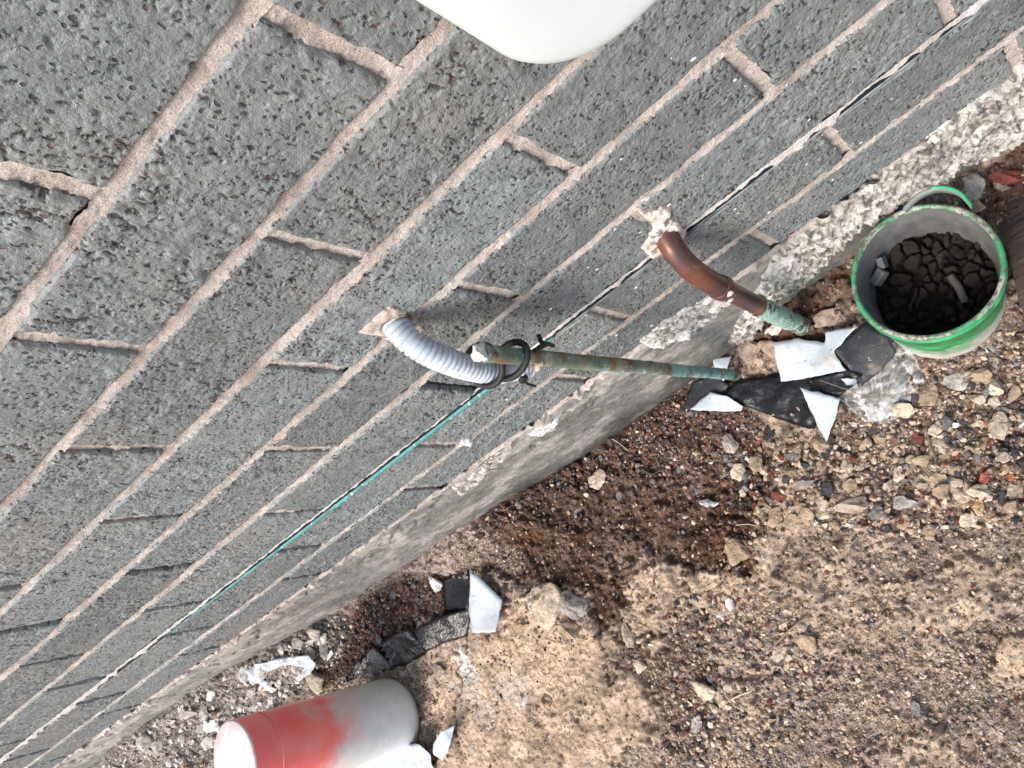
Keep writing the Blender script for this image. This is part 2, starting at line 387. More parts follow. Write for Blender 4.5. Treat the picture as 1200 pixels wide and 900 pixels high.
# bed joint over the damp proof course: mortar only in the upper half, ragged lower edge
nx = int(LX / .0011); nv = 12
X, V = np.meshgrid(np.linspace(0, LX, nx), np.linspace(0, 1, nv), indexing='ij'); XU = X / U + XA
rag = .22 + .6 * fbm(X, X * 0, .012, 55, 4, .6) + .25 * fbm(X, X * 0, .15, 57, 2) + .6 * sstep(-.4, -1.0, XU) + .6 * sstep(9, 12, XU)
rag = rag + .8 * sstep(.40, .28, np.abs(XU - .55))
dep = np.clip(rag, .28, 1.0) * .0112
zz = .0060 - V * dep
y = -.0002 - .001 * (1 - V) + .0016 * fbm(X, zz, .012, 60, 3) + .0007 * fbm(X, zz, .0024, 61, 3) + .0015 * V * sstep(.8, 1, rag)
y = np.where(V > .96, -.02, y)
me = mesh_np('mortar_joint', np.stack([X, y, zz], -1).reshape(-1, 3), gridfaces(nx, nv)); me.materials.append(mat_mortar('pale_mortar', (.66, .60, .54), (.88, .85, .81), (.55, .48, .41)))
o = link('mortar_joint', me, None, wall, loc=(0, 0, 0)); o.location = Vector((XA * U, .0005, (jz(5) + Z0) * U)) - wall.location
# the membrane itself: dark sheet in the gap, turquoise lip at its front edge
nx = 900; X = np.linspace(0, LX, nx); XU = X / U + XA
def ribbon(prof, mat, name, zoff=0):
    """prof(X,XU) -> list of (y,z) arrays across"""
    rows = prof(X, XU); v = np.stack([np.stack([X, r[0] + 0 * X, r[1] + 0 * X], -1) for r in rows], 1).reshape(-1, 3)
    me = mesh_np(name, v, gridfaces(nx, len(rows))); me.materials.append(mat)
    o = link(name, me, None, wall, loc=(0, 0, 0)); o.location = Vector((XA * U, 0, (jz(5) + Z0) * U)) - wall.location; return o
wv = fbm(X, X * 0, .09, 5, 3)
M_NAVY = mat_plain('navy_plastic', (.012, .022, .03), .35, nscale=200)
M_TEAL = mat_plain('turquoise_plastic', (.03, .27, .255), .5, nscale=45, c2=(.015, .11, .12), spots=[(160, .6, .68, (.55, .72, .70))])
ribbon(lambda X, XU: [(-.03, -.0046), (-.002, -.0046 + .0004 * wv), (.0004, -.0052 + .0004 * wv)], M_NAVY, 'damp_proof_membrane')
def lip(x0, x1, w, out, mat):
    m_ = (XU_ >= x0) & (XU_ <= x1); xx = X_[m_]; wv_ = wv[m_] * .0004; e_ = sstep(x0, x0 + .2, XU_[m_]) * sstep(x1, x1 - 5.0, XU_[m_]) if w > .002 else 1
    rows = [(-.001 + 0 * xx, -.0047 + 0 * xx), (.0004 + out * e_ + 0 * xx, -.0053 + wv_), (.0002 + out * e_ * .8 + 0 * xx, -.0055 - w * (.3 + .7 * e_) + wv_)]
    v = np.stack([np.stack([xx, r[0], r[1]], -1) for r in rows], 1).reshape(-1, 3); me = mesh_np('membrane_lip', v, gridfaces(len(xx), 3)); me.materials.append(mat)
    o = link('membrane_lip', me, None, wall, loc=(0, 0, 0)); o.location = Vector((XA * U, 0, (jz(5) + Z0) * U)) - wall.location
X_ = X; XU_ = XU
M_PALE_LIP = mat_plain('pale_dusty_edge', (.30, .31, .30), .7, nscale=70, c2=(.05, .07, .07))
lip(-6, 3.6, .0003, .0001, M_PALE_LIP); lip(3.6, 11.5, .0024, .0014, M_TEAL); lip(11.0, 34, .0003, .0, M_PALE_LIP)

# footing below the bricks
def foot_y(xu, zu):
    t = (-6.95 - zu) / 2.2
    return (-.005 + .075 * np.clip(t, 0, 1.2) + .02 * np.clip(t * 6, 0, 1)) * U
fx = np.concatenate([np.linspace(XA, -2, 60), np.linspace(-1.97, 20, 1000), np.linspace(20.1, XB, 80)]); fz = np.linspace(-6.925, -10.2, 140)
X, Z = np.meshgrid(fx, fz, indexing='ij'); xm, zm = X * U, Z * U
y = foot_y(X, Z) + .0010 * fbm(xm * .5, zm, .03, 70, 4) + .0006 * fbm(xm * .5, zm, .006, 71, 4, .65)
y[:, 0] = -.03; sp = np.clip(fbm(xm, zm, .02, 75, 4) - .2, 0, 1) * (Z > -7.6); y -= sp * .012
c = np.array([.185, .182, .165]) * (1 + .25 * sstep(6, 12, X))[..., None]
n1 = fbm(xm * .5, zm, .008, 72, 5, .65)[..., None]; n2 = fbm(xm, zm, .04, 73, 4)[..., None]
c = c * (1 + .28 * n1 + .28 * n2)
pale = sstep(.05, .35, fbm(xm * .6, zm, .02, 74, 4) + .25 * sstep(-7.4, -6.9, Z) + .12 * sstep(7, 12, X))[..., None]
c = c * (1 - pale * .5) + np.array([.50, .46, .40]) * pale * .5
damp = sstep(-8.2 + .0 * X, -9.1, Z + .5 * fbm(xm, zm, .05, 76, 3))[..., None] * sstep(10, 7, X)[..., None]  # mask for both the damp stain and the painted occlusion shade
c = c * (1 - .62 * damp)                                      # rising damp stain, plus occlusion shade near the ground painted in
me = mesh_np('footing', np.stack([xm, y, zm + Z0 * U], -1).reshape(-1, 3), gridfaces(*X.shape), c.reshape(-1, 3))
link('footing', me, mat_attr('rough_concrete', .9, 300, .0016, .25, var=.4), wall)

# crumbly white lime crust, mortar patches: height patches on the wall plane
def wall_patch(name, poly, thick, cols, mat, seed=0, s=.0013, y0=None, lump=.010, kind=None, ragged=.004, zshift=0):
    P = wpoly(poly); xs = [p[0] for p in P]; zs = [p[1] for p in P]
    X, Z = np.meshgrid(np.arange(min(xs) - .01, max(xs) + .01, s), np.arange(min(zs) - .01, max(zs) + .01, s), indexing='ij')
    sd_ = polysd(X, Z, P) + ragged * 1.6 * fbm(X, Z, .02, seed + 3, 4, .6)
    wx_ = lump * .9 * fbm(X, Z, lump, seed + 2, 3, .6); wz_ = lump * .9 * fbm(X, Z, lump, seed + 12, 3, .6); f1, f2, cid = worley(X + wx_, Z + wz_, lump, seed); g1, g2, gid = worley(X + wx_ * .6, Z + wz_ * .6, lump * .42, seed + 9)
    h = thick * (.15 + .65 * np.clip(1 - f1 * f1 * 1.3, 0, 1) * (.2 + 1.3 * cid) + .45 * np.clip(1 - g1 * g1 * 1.5, 0, 1) * (.3 + gid) + .7 * fbm(X, Z, lump * 1.6, seed + 14, 5, .6)) * sstep(-.0006, .004, sd_)
    h += .0006 * fbm(X, Z, .003, seed + 5, 3, .7)
    base = (foot_y(X / U, Z / U - Z0) if y0 is None else y0); y = base + h - .001 - .004 * sstep(.001, -.001, sd_)
    a, b = np.array(cols[0]), np.array(cols[1]); t = np.clip(.5 + fbm(X, Z, .014, seed + 6, 4) * 1.1 + (cid - .5) * .4, 0, 1)[..., None]
    c = a * (1 - t) + b * t; c = c * (1 - .65 * sstep(.12, .3, fbm(X, Z, lump * .7, seed + 16, 4, .65)))[..., None]
    v = np.stack([X, y, Z], -1).reshape(-1, 3); f = gridfaces(*X.shape); keep = (sd_ > -.0012).ravel()
    v, f, c, _ = prune(v, f, keep, c.reshape(-1, 3))
    o = link(name, mesh_np(name, v, f, c), mat, wall)
    if kind: o['kind'] = kind
    return o
M_CRUST = mat_attr('lime_crust', .95, 600, .0010, .15, var=.3)
wall_patch('mortar_crust', [(846, 398), (905, 300), (960, 258), (1010, 222), (1060, 185), (1110, 142), (1150, 112), (1230, 60), (1260, 110), (1200, 152), (1150, 180), (1115, 195), (1085, 215), (1040, 245), (1000, 268), (950, 318), (905, 352), (875, 392)],
           .0060, [(.30, .275, .235), (.66, .62, .555)], M_CRUST, 3, lump=.008, kind='stuff')
wall_patch('mortar_crust', [(745, 398), (775, 378), (812, 356), (850, 338), (856, 350), (832, 374), (800, 396), (765, 408)],
           .0035, [(.34, .32, .29), (.72, .70, .66)], M_CRUST, 5, lump=.008, kind='stuff')
wall_patch('mortar_crust', [(530, 572), (562, 546), (600, 518), (606, 524), (575, 552), (540, 580)],
           .0022, [(.36, .33, .29), (.66, .61, .54)], M_CRUST, 6, lump=.007, kind='stuff')
M_PATCH = mat_attr('mortar_patch', .95, 700, .0009, .2, var=.25)
wall_patch('mortar_patch', [(418, 391), (438, 372), (457, 359), (478, 364), (496, 383), (492, 402), (470, 412), (452, 398), (436, 393)], .0016, [(.42, .33, .27), (.68, .58, .50)], M_PATCH, 11, .001, y0=.0012, lump=.012, ragged=.0015)
wall_patch('mortar_patch', [(750, 250), (765, 240), (785, 245), (800, 262), (806, 275), (795, 292), (778, 300), (760, 303), (748, 292), (760, 275), (768, 262)], .0028, [(.50, .41, .33), (.78, .70, .62)], M_PATCH, 12, .001, y0=.0008, lump=.008, ragged=.002)
for q, r, sdn in (((547, 518), 8, 13), ((735, 545 - 0), 0, 0)):
    if r: wall_patch('mortar_spot', [(q[0] + r * math.cos(a) * 1.1, q[1] + r * .7 * math.sin(a)) for a in np.arange(0, 6.28, .6)], .0025, [(.75, .74, .72), (.85, .85, .84)], M_PATCH, sdn, .0008, y0=.0006, lump=.006, ragged=.001)
wall_patch('mortar_spot', [(620, 508), (640, 492), (655, 488), (650, 500), (632, 510)], .0022, [(.7, .69, .67), (.82, .81, .8)], M_PATCH, 15, .0008, y0=.003, lump=.006, ragged=.0015)
# paint and mortar spatter on the bricks
bmS = bmesh.new()
for k in range(60):
    px, py = rnd.choice([(980, 150), (850, 60), (700, 330), (660, 300), (760, 240), (1000, 200), (560, 420), (400, 700), (300, 640), (620, 470), (700, 400), (900, 250)])
    p = ony(px + rnd.gauss(0, 35), py + rnd.gauss(0, 25)); r = rnd.uniform(.0005, .0016)
    if p[2] < (jz(7) + Z0) * U: continue
    ret = bmesh.ops.create_icosphere(bmS, subdivisions=1, radius=r)
    for v in ret['verts']: v.co = Vector((v.co.x * rnd.uniform(.8, 1.6), v.co.y * .35, v.co.z)) + Vector((p[0], .0008, p[2]))
me = bpy.data.meshes.new('paint_spatter'); bmS.to_mesh(me); bmS.free()
tag(link('paint_spatter', me, mat_plain('spatter', (.8, .8, .78), .7), wall), kind='stuff')

# ================================================================== GROUND
GX0, GX1, GY0, GY1, GS = -.42, 1.60, -.02, .58, .0016
def axis(a, b, s, lo, hi):
    core = np.arange(a, b, s); l = []; d = s; x = a
    while x > lo: d *= 1.35; x -= d; l.append(x)
    r = []; d = s; x = core[-1]
    while x < hi: d *= 1.35; x += d; r.append(x)
    return np.concatenate([l[::-1], core, r])
ax = axis(GX0, GX1, GS, -60, 60); ay = np.concatenate([[-.06, -.04], axis(GY0, GY1, GS, 0, 60)[1:]])
ay = np.unique(ay)
# soil zones, outlined on the ground plane
CAKE = [gpoly([(505, 735), (545, 752), (560, 715), (640, 690), (690, 700), (700, 740), (712, 770), (745, 798), (772, 835), (745, 868), (725, 905), (700, 1000), (420, 1000), (470, 905), (530, 865), (500, 800)]),
        gpoly([(734, 664), (770, 655), (800, 672), (832, 668), (850, 690), (812, 706), (770, 700), (742, 690)]),
        gpoly([(893, 620), (925, 585), (950, 600), (940, 640), (905, 700), (870, 720), (830, 700), (835, 672), (880, 665)]),
        gpoly([(1175, 745), (1215, 735), (1215, 785), (1180, 780)])]
MIDB = [gpoly([(700, 690), (745, 700), (800, 705), (830, 735), (850, 790), (845, 860), (800, 875), (775, 840), (745, 800), (705, 760)]), gpoly([(880, 520), (960, 480), (1080, 470), (1200, 420), (1260, 560), (1000, 560), (900, 600)])]
DARK = [gpoly([(560, 600), (620, 560), (700, 535), (800, 545), (890, 540), (905, 580), (880, 640), (830, 660), (760, 650), (735, 670), (740, 700), (700, 715), (640, 690), (590, 720), (560, 680), (610, 650), (600, 620)]),
        gpoly([(1130, 275), (1190, 180), (1300, 180), (1300, 380), (1190, 370)]),
        gpoly([(930, 355), (1000, 290), (1020, 370), (960, 400), (900, 405), (860, 390)])]
GRAV = [gpoly([(395, 750), (440, 700), (500, 672), (540, 672), (528, 720), (440, 780), (400, 800), (370, 770)]),
        gpoly([(570, 598), (640, 545), (720, 500), (800, 450), (860, 440), (890, 500), (830, 560), (730, 560), (640, 590), (590, 620)])]
RUBB = [gpoly([(840, 560), (880, 510), (1000, 500), (1080, 430), (1190, 380), (1320, 380), (1320, 600), (1100, 640), (950, 610), (880, 610)])]
CRUM = [gpoly([(60, 930), (110, 900), (155, 862), (268, 788), (390, 718), (410, 735), (380, 790), (300, 850), (250, 900), (240, 960)], .03)]
CLAY = [gpoly([(440, 690), (490, 650), (560, 610), (578, 625), (560, 660), (620, 690), (600, 705), (560, 690), (548, 672), (500, 665)])]
def zone(X, Y, polys, soft=.006, warp=.012, seed=0, bias=0.0):
    w = None; wx = warp * fbm(X, Y, .045, 300 + seed, 5, .65)
    for p in polys:
        s_ = sstep(-soft, soft, polysd(X, Y, p) + wx + bias); w = s_ if w is None else np.maximum(w, s_)
    return w
X, Y = np.meshgrid(ax, ay, indexing='ij'); near = (X > GX0) & (X < GX1) & (Y < GY1)
zc = zone(X, Y, CAKE, .0020, .034, 1); zd = zone(X, Y, DARK, .018, .040, 2, .014); zg = zone(X, Y, GRAV, .008, .012, 3)
zr = zone(X, Y, RUBB, .02, .02, 4); zw = zone(X, Y, CRUM, .012, .014, 5); zl = zone(X, Y, CLAY, .003, .012, 6)
zi = sstep(.10, .17, fbm(X, Y, .055, 140, 5, .62) + .10 * zone(X, Y, [gpoly([(840, 420), (1250, 380), (1250, 640), (930, 760), (850, 700), (720, 700), (700, 560)])], .03, .02, 9) - .10) * (1 - zc) * (1 - .92 * zd) * (Y > .02)
def base_h(X, Y):
    # height at which the dirt meets the footing, along the wall
    h = np.interp(X / U, [-6, -1.05, -.55, -.1, .6, 1.1, 1.7, 2.4, 3.2, 4.0, 5.7, 7.85, 9.6, 11.6, 14.1, 17.2, 19.5, 30], [.05, .062, .055, .066, .055, .045, .042, .040, .012, .004, -.004, .030, .025, .028, .085, .105, .085, .08])
    h = h * (.65 * sstep(.075, .0, Y) + .35 * sstep(.22, .0, Y))
    return h + .012 * fbm(X, Y, .3, 90, 2) * sstep(5, 1, np.hypot(X, Y))
f1, f2, cid = worley(X + .004 * fbm(X, Y, .015, 7), Y + .004 * fbm(X, Y, .015, 8), .022, 12)
g1, g2, gid = worley(X, Y, .008, 14); k1, k2, kid = worley(X, Y, .0042, 15)
clod = np.sqrt(np.clip(1 - f1 * f1 * 1.4, 0, 1)); clod2 = np.sqrt(np.clip(1 - g1 * g1 * 1.4, 0, 1)); grit = np.sqrt(np.clip(1 - k1 * k1 * 1.5, 0, 1))
rough = np.clip(.35 + 1.2 * fbm(X, Y, .09, 44, 3), .1, 1)
H = base_h(X, Y)
fine = .004 * fbm(X, Y, .03, 20, 5, .6) + .0016 * fbm(X, Y, .006, 22, 3, .7)
crack = np.abs(fbm(X, Y, .05, 33, 3)); crk = sstep(.030, .0, crack) * (fbm(X, Y, .08, 35, 2) > .02)
H = H + fine * 1.3 + .0055 * clod * rough * (.3 + .7 * cid) * (1 - zc * .8) + .0050 * clod2 * (.4 + rough) * (1 - zc * .6) * gid * 1.3 + .0030 * grit * kid * (1 - zc * .4)
H = H + zc * (.0095 + .003 * fbm(X, Y, .05, 37, 3)) + zl * .006 - zd * (.004 + .006 * clod * cid) + zd * .005 * clod2 * gid - .005 * crk * (zc + .4 * zl)
pk = (np.clip(fbm(X, Y, .009, 39, 2) - .33, 0, 1) * zc * sstep(-.1, .2, fbm(X, Y, .06, 43, 2))); H -= pk * .012
H = H + zw * .008 * clod + zi * (.0045 + .004 * fbm(X, Y, .012, 142, 4, .6))
TAN = np.array([.48, .37, .285]); GRY = np.array([.37, .293, .232]); CK = np.array([.56, .42, .30]); DK = np.array([.118, .076, .053]); CL = np.array([.42, .33, .27]); WH = np.array([.30, .27, .24]); GV = np.array([.10, .065, .05])
def L3(a): return a[..., None]
big = fbm(X, Y, .16, 50, 4); c = GRY + (TAN - GRY) * L3(sstep(-.3, .35, big))
c = c * (1 + L3(.45 * fbm(X, Y, .02, 52, 5, .65) + .25 * (kid - .5) + .2 * (gid - .5)))
def lay(c, w, col, amp=.5, seed=60):
    cc = col * (1 + L3(amp * fbm(X, Y, .02, seed, 5, .65) + .25 * (kid - .5))); return c * (1 - L3(w)) + cc * L3(w)
c = lay(c, zr * .6, np.array([.20, .145, .105]), .9, 61); pd = zd * (1 - .4 * sstep(.1, .35, fbm(X, Y, .035, 88, 5, .6))); c = lay(c, zone(X, Y, MIDB, .012, .03, 12) * .85, np.array([.205, .145, .105]), .8, 69); c = lay(c, pd, DK, .9, 62)
redd = np.clip(fbm(X, Y, .06, 80, 3) - .05, 0, 1) * 2 * zd; c = c * (1 - L3(redd) * .6) + np.array([.17, .075, .038]) * L3(redd) * .6
c = lay(c, zi * .8, np.array([.50, .385, .28]), .7, 68); c = lay(c, zg, GV, .8, 63); c = lay(c, zw, WH, .8, 64); c = lay(c, zl, CL, .6, 65); c = lay(c, zc, CK, .55, 66)
wht = sstep(.30, .42, fbm(X, Y, .07, 81, 4, .6)) * zc; c = c * (1 - L3(wht) * .45) + np.array([.66, .60, .53]) * L3(wht) * .45
WSP = [gpoly([(533, 756), (550, 755), (556, 775), (566, 792), (552, 796), (540, 780)]), gpoly([(610, 815), (625, 812), (622, 828), (608, 826)]), gpoly([(622, 700), (636, 708), (640, 722), (628, 718)])]
zs_ = zone(X, Y, WSP, .0015, .006, 21); c = lay(c, zs_, np.array([.72, .68, .62]), .2, 70)
c = c * (1 - .55 * L3(crk * (zc + zl))) * (1 - .5 * L3(np.clip(pk * 8, 0, 1)))
c = np.clip(c, .012, .8)
v = np.stack([X, Y, H], -1).reshape(-1, 3)
me = mesh_np('ground', v, gridfaces(*X.shape), c.reshape(-1, 3), extra={'grit': np.clip(1 - .75 * np.maximum(zc, zi) - .35 * zd, .15, 1).ravel()})
tag(link('ground', me, M_SOIL), kind='structure')
def gh(x, y):
    """ground height at world x, y (bilinear, vectorised)"""
    x = np.atleast_1d(x); y = np.atleast_1d(y)
    i = np.clip(np.searchsorted(ax, x) - 1, 0, len(ax) - 2); j = np.clip(np.searchsorted(ay, y) - 1, 0, len(ay) - 2)
    tx = np.clip((x - ax[i]) / (ax[i + 1] - ax[i]), 0, 1); ty = np.clip((y - ay[j]) / (ay[j + 1] - ay[j]), 0, 1)
    return (H[i, j] * (1 - tx) + H[i + 1, j] * tx) * (1 - ty) + (H[i, j + 1] * (1 - tx) + H[i + 1, j + 1] * tx) * ty
def ground_at(px, py):
    z = 0.0
    for _ in range(6):
        p = onz(px, py, z); z = float(gh(p[0], p[1])[0])
    return onz(px, py, z)

def gridval(A_, x, y):
    i = np.clip(np.searchsorted(ax, x) - 1, 0, len(ax) - 1); j = np.clip(np.searchsorted(ay, y) - 1, 0, len(ay) - 1); return A_[i, j]
# ---- stones
def blob(seed, sub, rough_=.25, flat=.75):
    bm = bmesh.new(); bmesh.ops.create_icosphere(bm, subdivisions=sub, radius=1); R = random.Random(seed)
    # cut the ball with random planes: a broken stone rather than a potato
    pl = [(Vector((R.gauss(0, 1), R.gauss(0, 1), R.gauss(0, 1))).normalized(), R.uniform(.38, .85)) for _ in range(11)]
    for v in bm.verts:
        for n_, d in pl:
            t = v.co.dot(n_)
            if t > d: v.co -= n_ * (t - d)
        v.co *= 1 + R.uniform(-1, 1) * rough_ * (.18 if sub > 1 else .5)
        v.co.z *= flat
    V_ = np.array([v.co[:] for v in bm.verts]); bm.faces.ensure_lookup_table()
    F_ = np.array([[v.index for v in f.verts] for f in bm.faces]); bm.free(); return V_, F_
PAL = dict(tan=(.42, .31, .205), cream=(.56, .46, .34), grey=(.20, .19, .18), dark=(.055, .055, .06), red=(.24, .07, .05), brown=(.14, .085, .055), rust=(.20, .10, .06), white=(.70, .68, .63), pale=(.46, .42, .37))
def scatter(polys, n, size, pal, seed, sub=1, sink=.25, excl=None):
    """returns verts, faces, colours of n stones inside polys"""
    R = np.random.RandomState(seed); P = [np.array(p) for p in polys]
    x0 = min(p[:, 0].min() for p in P); x1 = max(p[:, 0].max() for p in P); y0 = min(p[:, 1].min() for p in P); y1 = max(p[:, 1].max() for p in P)
    xs = R.uniform(x0, x1, n * 6); ys = R.uniform(y0, y1, n * 6); ok = np.zeros(len(xs), bool)
    for p in polys: ok |= polysd(xs, ys, p) + .02 * fbm(xs, ys, .05, seed, 3) > 0
    ok &= ys > .012
    if excl:
        for (cx, cy, r) in excl: ok &= np.hypot(xs - cx, ys - cy) > r
    if len(polys[0]) == 4 and n > 9000: ok &= gridval(zd * .75 + zc * .5, xs, ys) < R.rand(len(xs))
    xs = xs[ok][:n]; ys = ys[ok][:n]; n = len(xs); B = [blob(seed * 7 + i, sub) for i in range(10)]
    names = list(pal); pr_ = np.array([pal[k] for k in names], float); pr_ /= pr_.sum()
    s = size[0] + (size[1] - size[0]) * R.rand(n) ** 2.6; z = gh(xs, ys); Vs = []; Fs = []; Cs = []; off = 0
    q = R.normal(size=(n, 4)); q /= np.linalg.norm(q, axis=1)[:, None]; ci = R.choice(len(names), n, p=pr_)
    for i in range(n):
        V_, F_ = B[i % 10]; w, a, b, c_ = q[i]
        yaw = R.uniform(0, 6.28); cz, sz = math.cos(yaw), math.sin(yaw); cx_, sx = math.cos(a), math.sin(a)
        Rz = np.array([[cz, -sz, 0], [sz, cz, 0], [0, 0, 1]]); Rx = np.array([[1, 0, 0], [0, cx_, -sx], [0, sx, cx_]])
        sc_ = s[i] * .5 * np.array([1, .6 + .4 * abs(b), .55 + .3 * abs(c_)])
        vv = (V_ * sc_) @ (Rz @ Rx).T; vv += [xs[i], ys[i], z[i] + s[i] * (.5 * .6 - sink * .6)]
        Vs.append(vv); Fs.append(F_ + off); off += len(V_)
        cc = np.array(PAL[names[ci[i]]]) * R.uniform(.65, 1.25); Cs.append(np.tile(cc, (len(V_), 1)))
    return Vs, Fs, Cs
view_poly = [(GX0, .0), (GX1 - .1, .0), (GX1 - .1, GY1 - .02), (GX0, GY1 - .02)]
BUCKET = onz(1084, 318, .118)
ex = [(BUCKET[0], BUCKET[1], .06)]
sets = [
    scatter([view_poly], 14000, (.0010, .0045), dict(tan=5, cream=3, grey=2, dark=1, brown=2, red=.4, white=.5), 1, excl=ex),
    scatter(GRAV, 4200, (.0025, .0080), dict(brown=5, rust=3, red=1, grey=2.5, dark=2, tan=.8, white=.15), 2, excl=ex),
    scatter(RUBB, 4200, (.0018, .0110), dict(tan=4, cream=2, grey=2, dark=1.6, brown=2.5, red=.7, white=.3), 3, excl=ex),
    scatter(CRUM, 2400, (.0025, .0150), dict(white=2.5, pale=4, grey=2, tan=1, brown=1), 4, 2, excl=ex),
    scatter(DARK, 1700, (.0025, .0100), dict(brown=6, rust=2, dark=1, grey=.6, tan=.5), 5, 1, excl=ex),
    scatter([gpoly([(840, 610), (1200, 600), (1320, 700), (1320, 1000), (760, 1000), (790, 860), (850, 860), (840, 700)])], 5500, (.0018, .0085), dict(tan=5, cream=2.5, grey=1.5, dark=.7, brown=1.5, red=.3), 6, excl=ex),
    scatter([gpoly([(790, 700), (930, 690), (980, 800), (900, 905), (800, 905), (790, 800)])], 1100, (.003, .012), dict(tan=4, cream=3, grey=2, dark=1, red=.5, brown=1), 7, excl=ex),
    scatter([gpoly([(560, 560), (900, 500), (900, 700), (860, 880), (700, 760), (560, 720)])], 800, (.002, .011), dict(tan=4, cream=1.5, brown=3, grey=1, rust=1), 31, excl=ex),
    scatter(CAKE[:1], 260, (.002, .010), dict(tan=4, cream=1.5, brown=2, dark=1), 32, excl=ex),
    scatter([gpoly([(1130, 250), (1300, 100), (1350, 400), (1190, 420)])], 350, (.003, .012), dict(tan=2, brown=4, grey=2, dark=2, rust=1), 9, excl=ex),
]
def grit_set(poly, n, size, pal, seed):
    R = np.random.RandomState(seed); P = np.array(poly); xs = R.uniform(P[:, 0].min(), P[:, 0].max(), n * 3); ys = R.uniform(P[:, 1].min(), P[:, 1].max(), n * 3)
    ok = (polysd(xs, ys, P) > 0) & (ys > .008) & (np.hypot(xs - BUCKET[0], ys - BUCKET[1]) > .055) & (fbm(xs, ys, .05, seed + 5, 3) > R.uniform(-.35, .35, len(xs))) & (gridval(np.maximum(np.maximum(zc, zi) * .85, zd * .93), xs, ys) < R.rand(len(xs)))
    xs = xs[ok][:n]; ys = ys[ok][:n]; n = len(xs); o6 = np.array([[1, 0, 0], [-1, 0, 0], [0, 1, 0], [0, -1, 0], [0, 0, 1], [0, 0, -1.0]])
    sz_ = size[0] + (size[1] - size[0]) * R.rand(n) ** 2.5; v = o6[None] * R.uniform(.55, 1.15, (n, 6, 1)) + R.uniform(-.3, .3, (n, 6, 3)); v *= (sz_ * .55)[:, None, None] * np.array([1, 1, .75])
    a = R.uniform(0, 6.28, n); ca, sa = np.cos(a)[:, None], np.sin(a)[:, None]; x_, y_ = v[..., 0] * ca - v[..., 1] * sa, v[..., 0] * sa + v[..., 1] * ca
    z = gh(xs, ys); v = np.stack([x_ + xs[:, None], y_ + ys[:, None], v[..., 2] + (z + sz_ * .12)[:, None]], -1)
    f8 = np.array([[0, 2, 4], [2, 1, 4], [1, 3, 4], [3, 0, 4], [2, 0, 5], [1, 2, 5], [3, 1, 5], [0, 3, 5]]); f = (f8[None] + (np.arange(n) * 6)[:, None, None]).reshape(-1, 3)
    nm = list(pal); p_ = np.array([pal[k_] for k_ in nm], float); p_ /= p_.sum(); pc_ = np.array([PAL[k_] for k_ in nm])[R.choice(len(nm), n, p=p_)] * R.uniform(.6, 1.25, (n, 1))
    return [v.reshape(-1, 3)], [f], [np.repeat(pc_, 6, 0)]
sets.append(grit_set(gpoly([(560, 560), (1260, 380), (1300, 1000), (400, 1000), (480, 700)]), 42000, (.0012, .0042), dict(tan=7, cream=3, pale=1.5, grey=.7, dark=.25, brown=2, red=.12), 71))
sets.append(grit_set([(GX0, .008), (GX1 - .1, .008), (GX1 - .1, .2), (GX0, .2)], 14000, (.0012, .0048), dict(tan=2, pale=2, cream=1, grey=1.5, dark=.6, brown=3, rust=.5), 72))
Vs, Fs, Cs = [], [], []; off = 0
for a, b, c_ in sets:
    if not a: continue
    n_ = sum(len(v) for v in a); Vs += a; Fs += [f + off for f in b]; Cs += c_; off += n_
tag(link('gravel', mesh_np('gravel', np.vstack(Vs), np.vstack(Fs), np.vstack(Cs), smooth=False), M_STUFF), 'fine grit and gravel of tan, grey, brown and red bits strewn over the dirt', 'gravel', kind='stuff')

def stone_mesh(seed):
    V_, F_ = blob(seed, 4, .0, .8); n = V_ / np.linalg.norm(V_, axis=1)[:, None]
    d = fbm(n[:, 0] + n[:, 2] * .7, n[:, 1] - n[:, 2] * .6, .9, seed, 5, .62); V_ = V_ * (1 + (.34 if seed % 3 else .6) * d)[:, None]
    me = mesh_np('stone', V_ * .5, F_, smooth=True); me.materials.append(M_STONE); return me
SM = [stone_mesh(900 + i) for i in range(9)]
def stone(px, py, w, hgt, col, name, label, cat, group=None, ang=None, lift=.22, var=None, z=None):
    p = ground_at(px, py); s = (CAM[2] - p[2]) * np.linalg.norm(_ray((px, py)) / -_ray((px, py))[2]) / FPX
    s = (CAM[2] - p[2]) / -_ray((px, py))[2] / FPX            # metres per photo pixel there
    o = bpy.data.objects.new(name, SM[rnd.randrange(9) if var is None else var]); COL.objects.link(o)
    jit = rnd.uniform(.75, 1.12); A, B_ = w * s, hgt * s; th = min(A, B_) * .75
    o.scale = (A * 1.12, B_ * 1.12, th); a = ang if ang is not None else rnd.uniform(-.4, .4)
    # photo x axis seen on the ground
    dx = onz(px + 5, py, 0) - onz(px, py, 0); o.rotation_euler = (0, 0, math.atan2(dx[1], dx[0]) + a)
    o.location = (p[0], max(p[1], th * .5 + .012), p[2] + th * lift); o.color = (*[x * jit for x in PAL[col]], 1) if isinstance(col, str) else (*col, 1)
    return tag(o, label, cat, group)
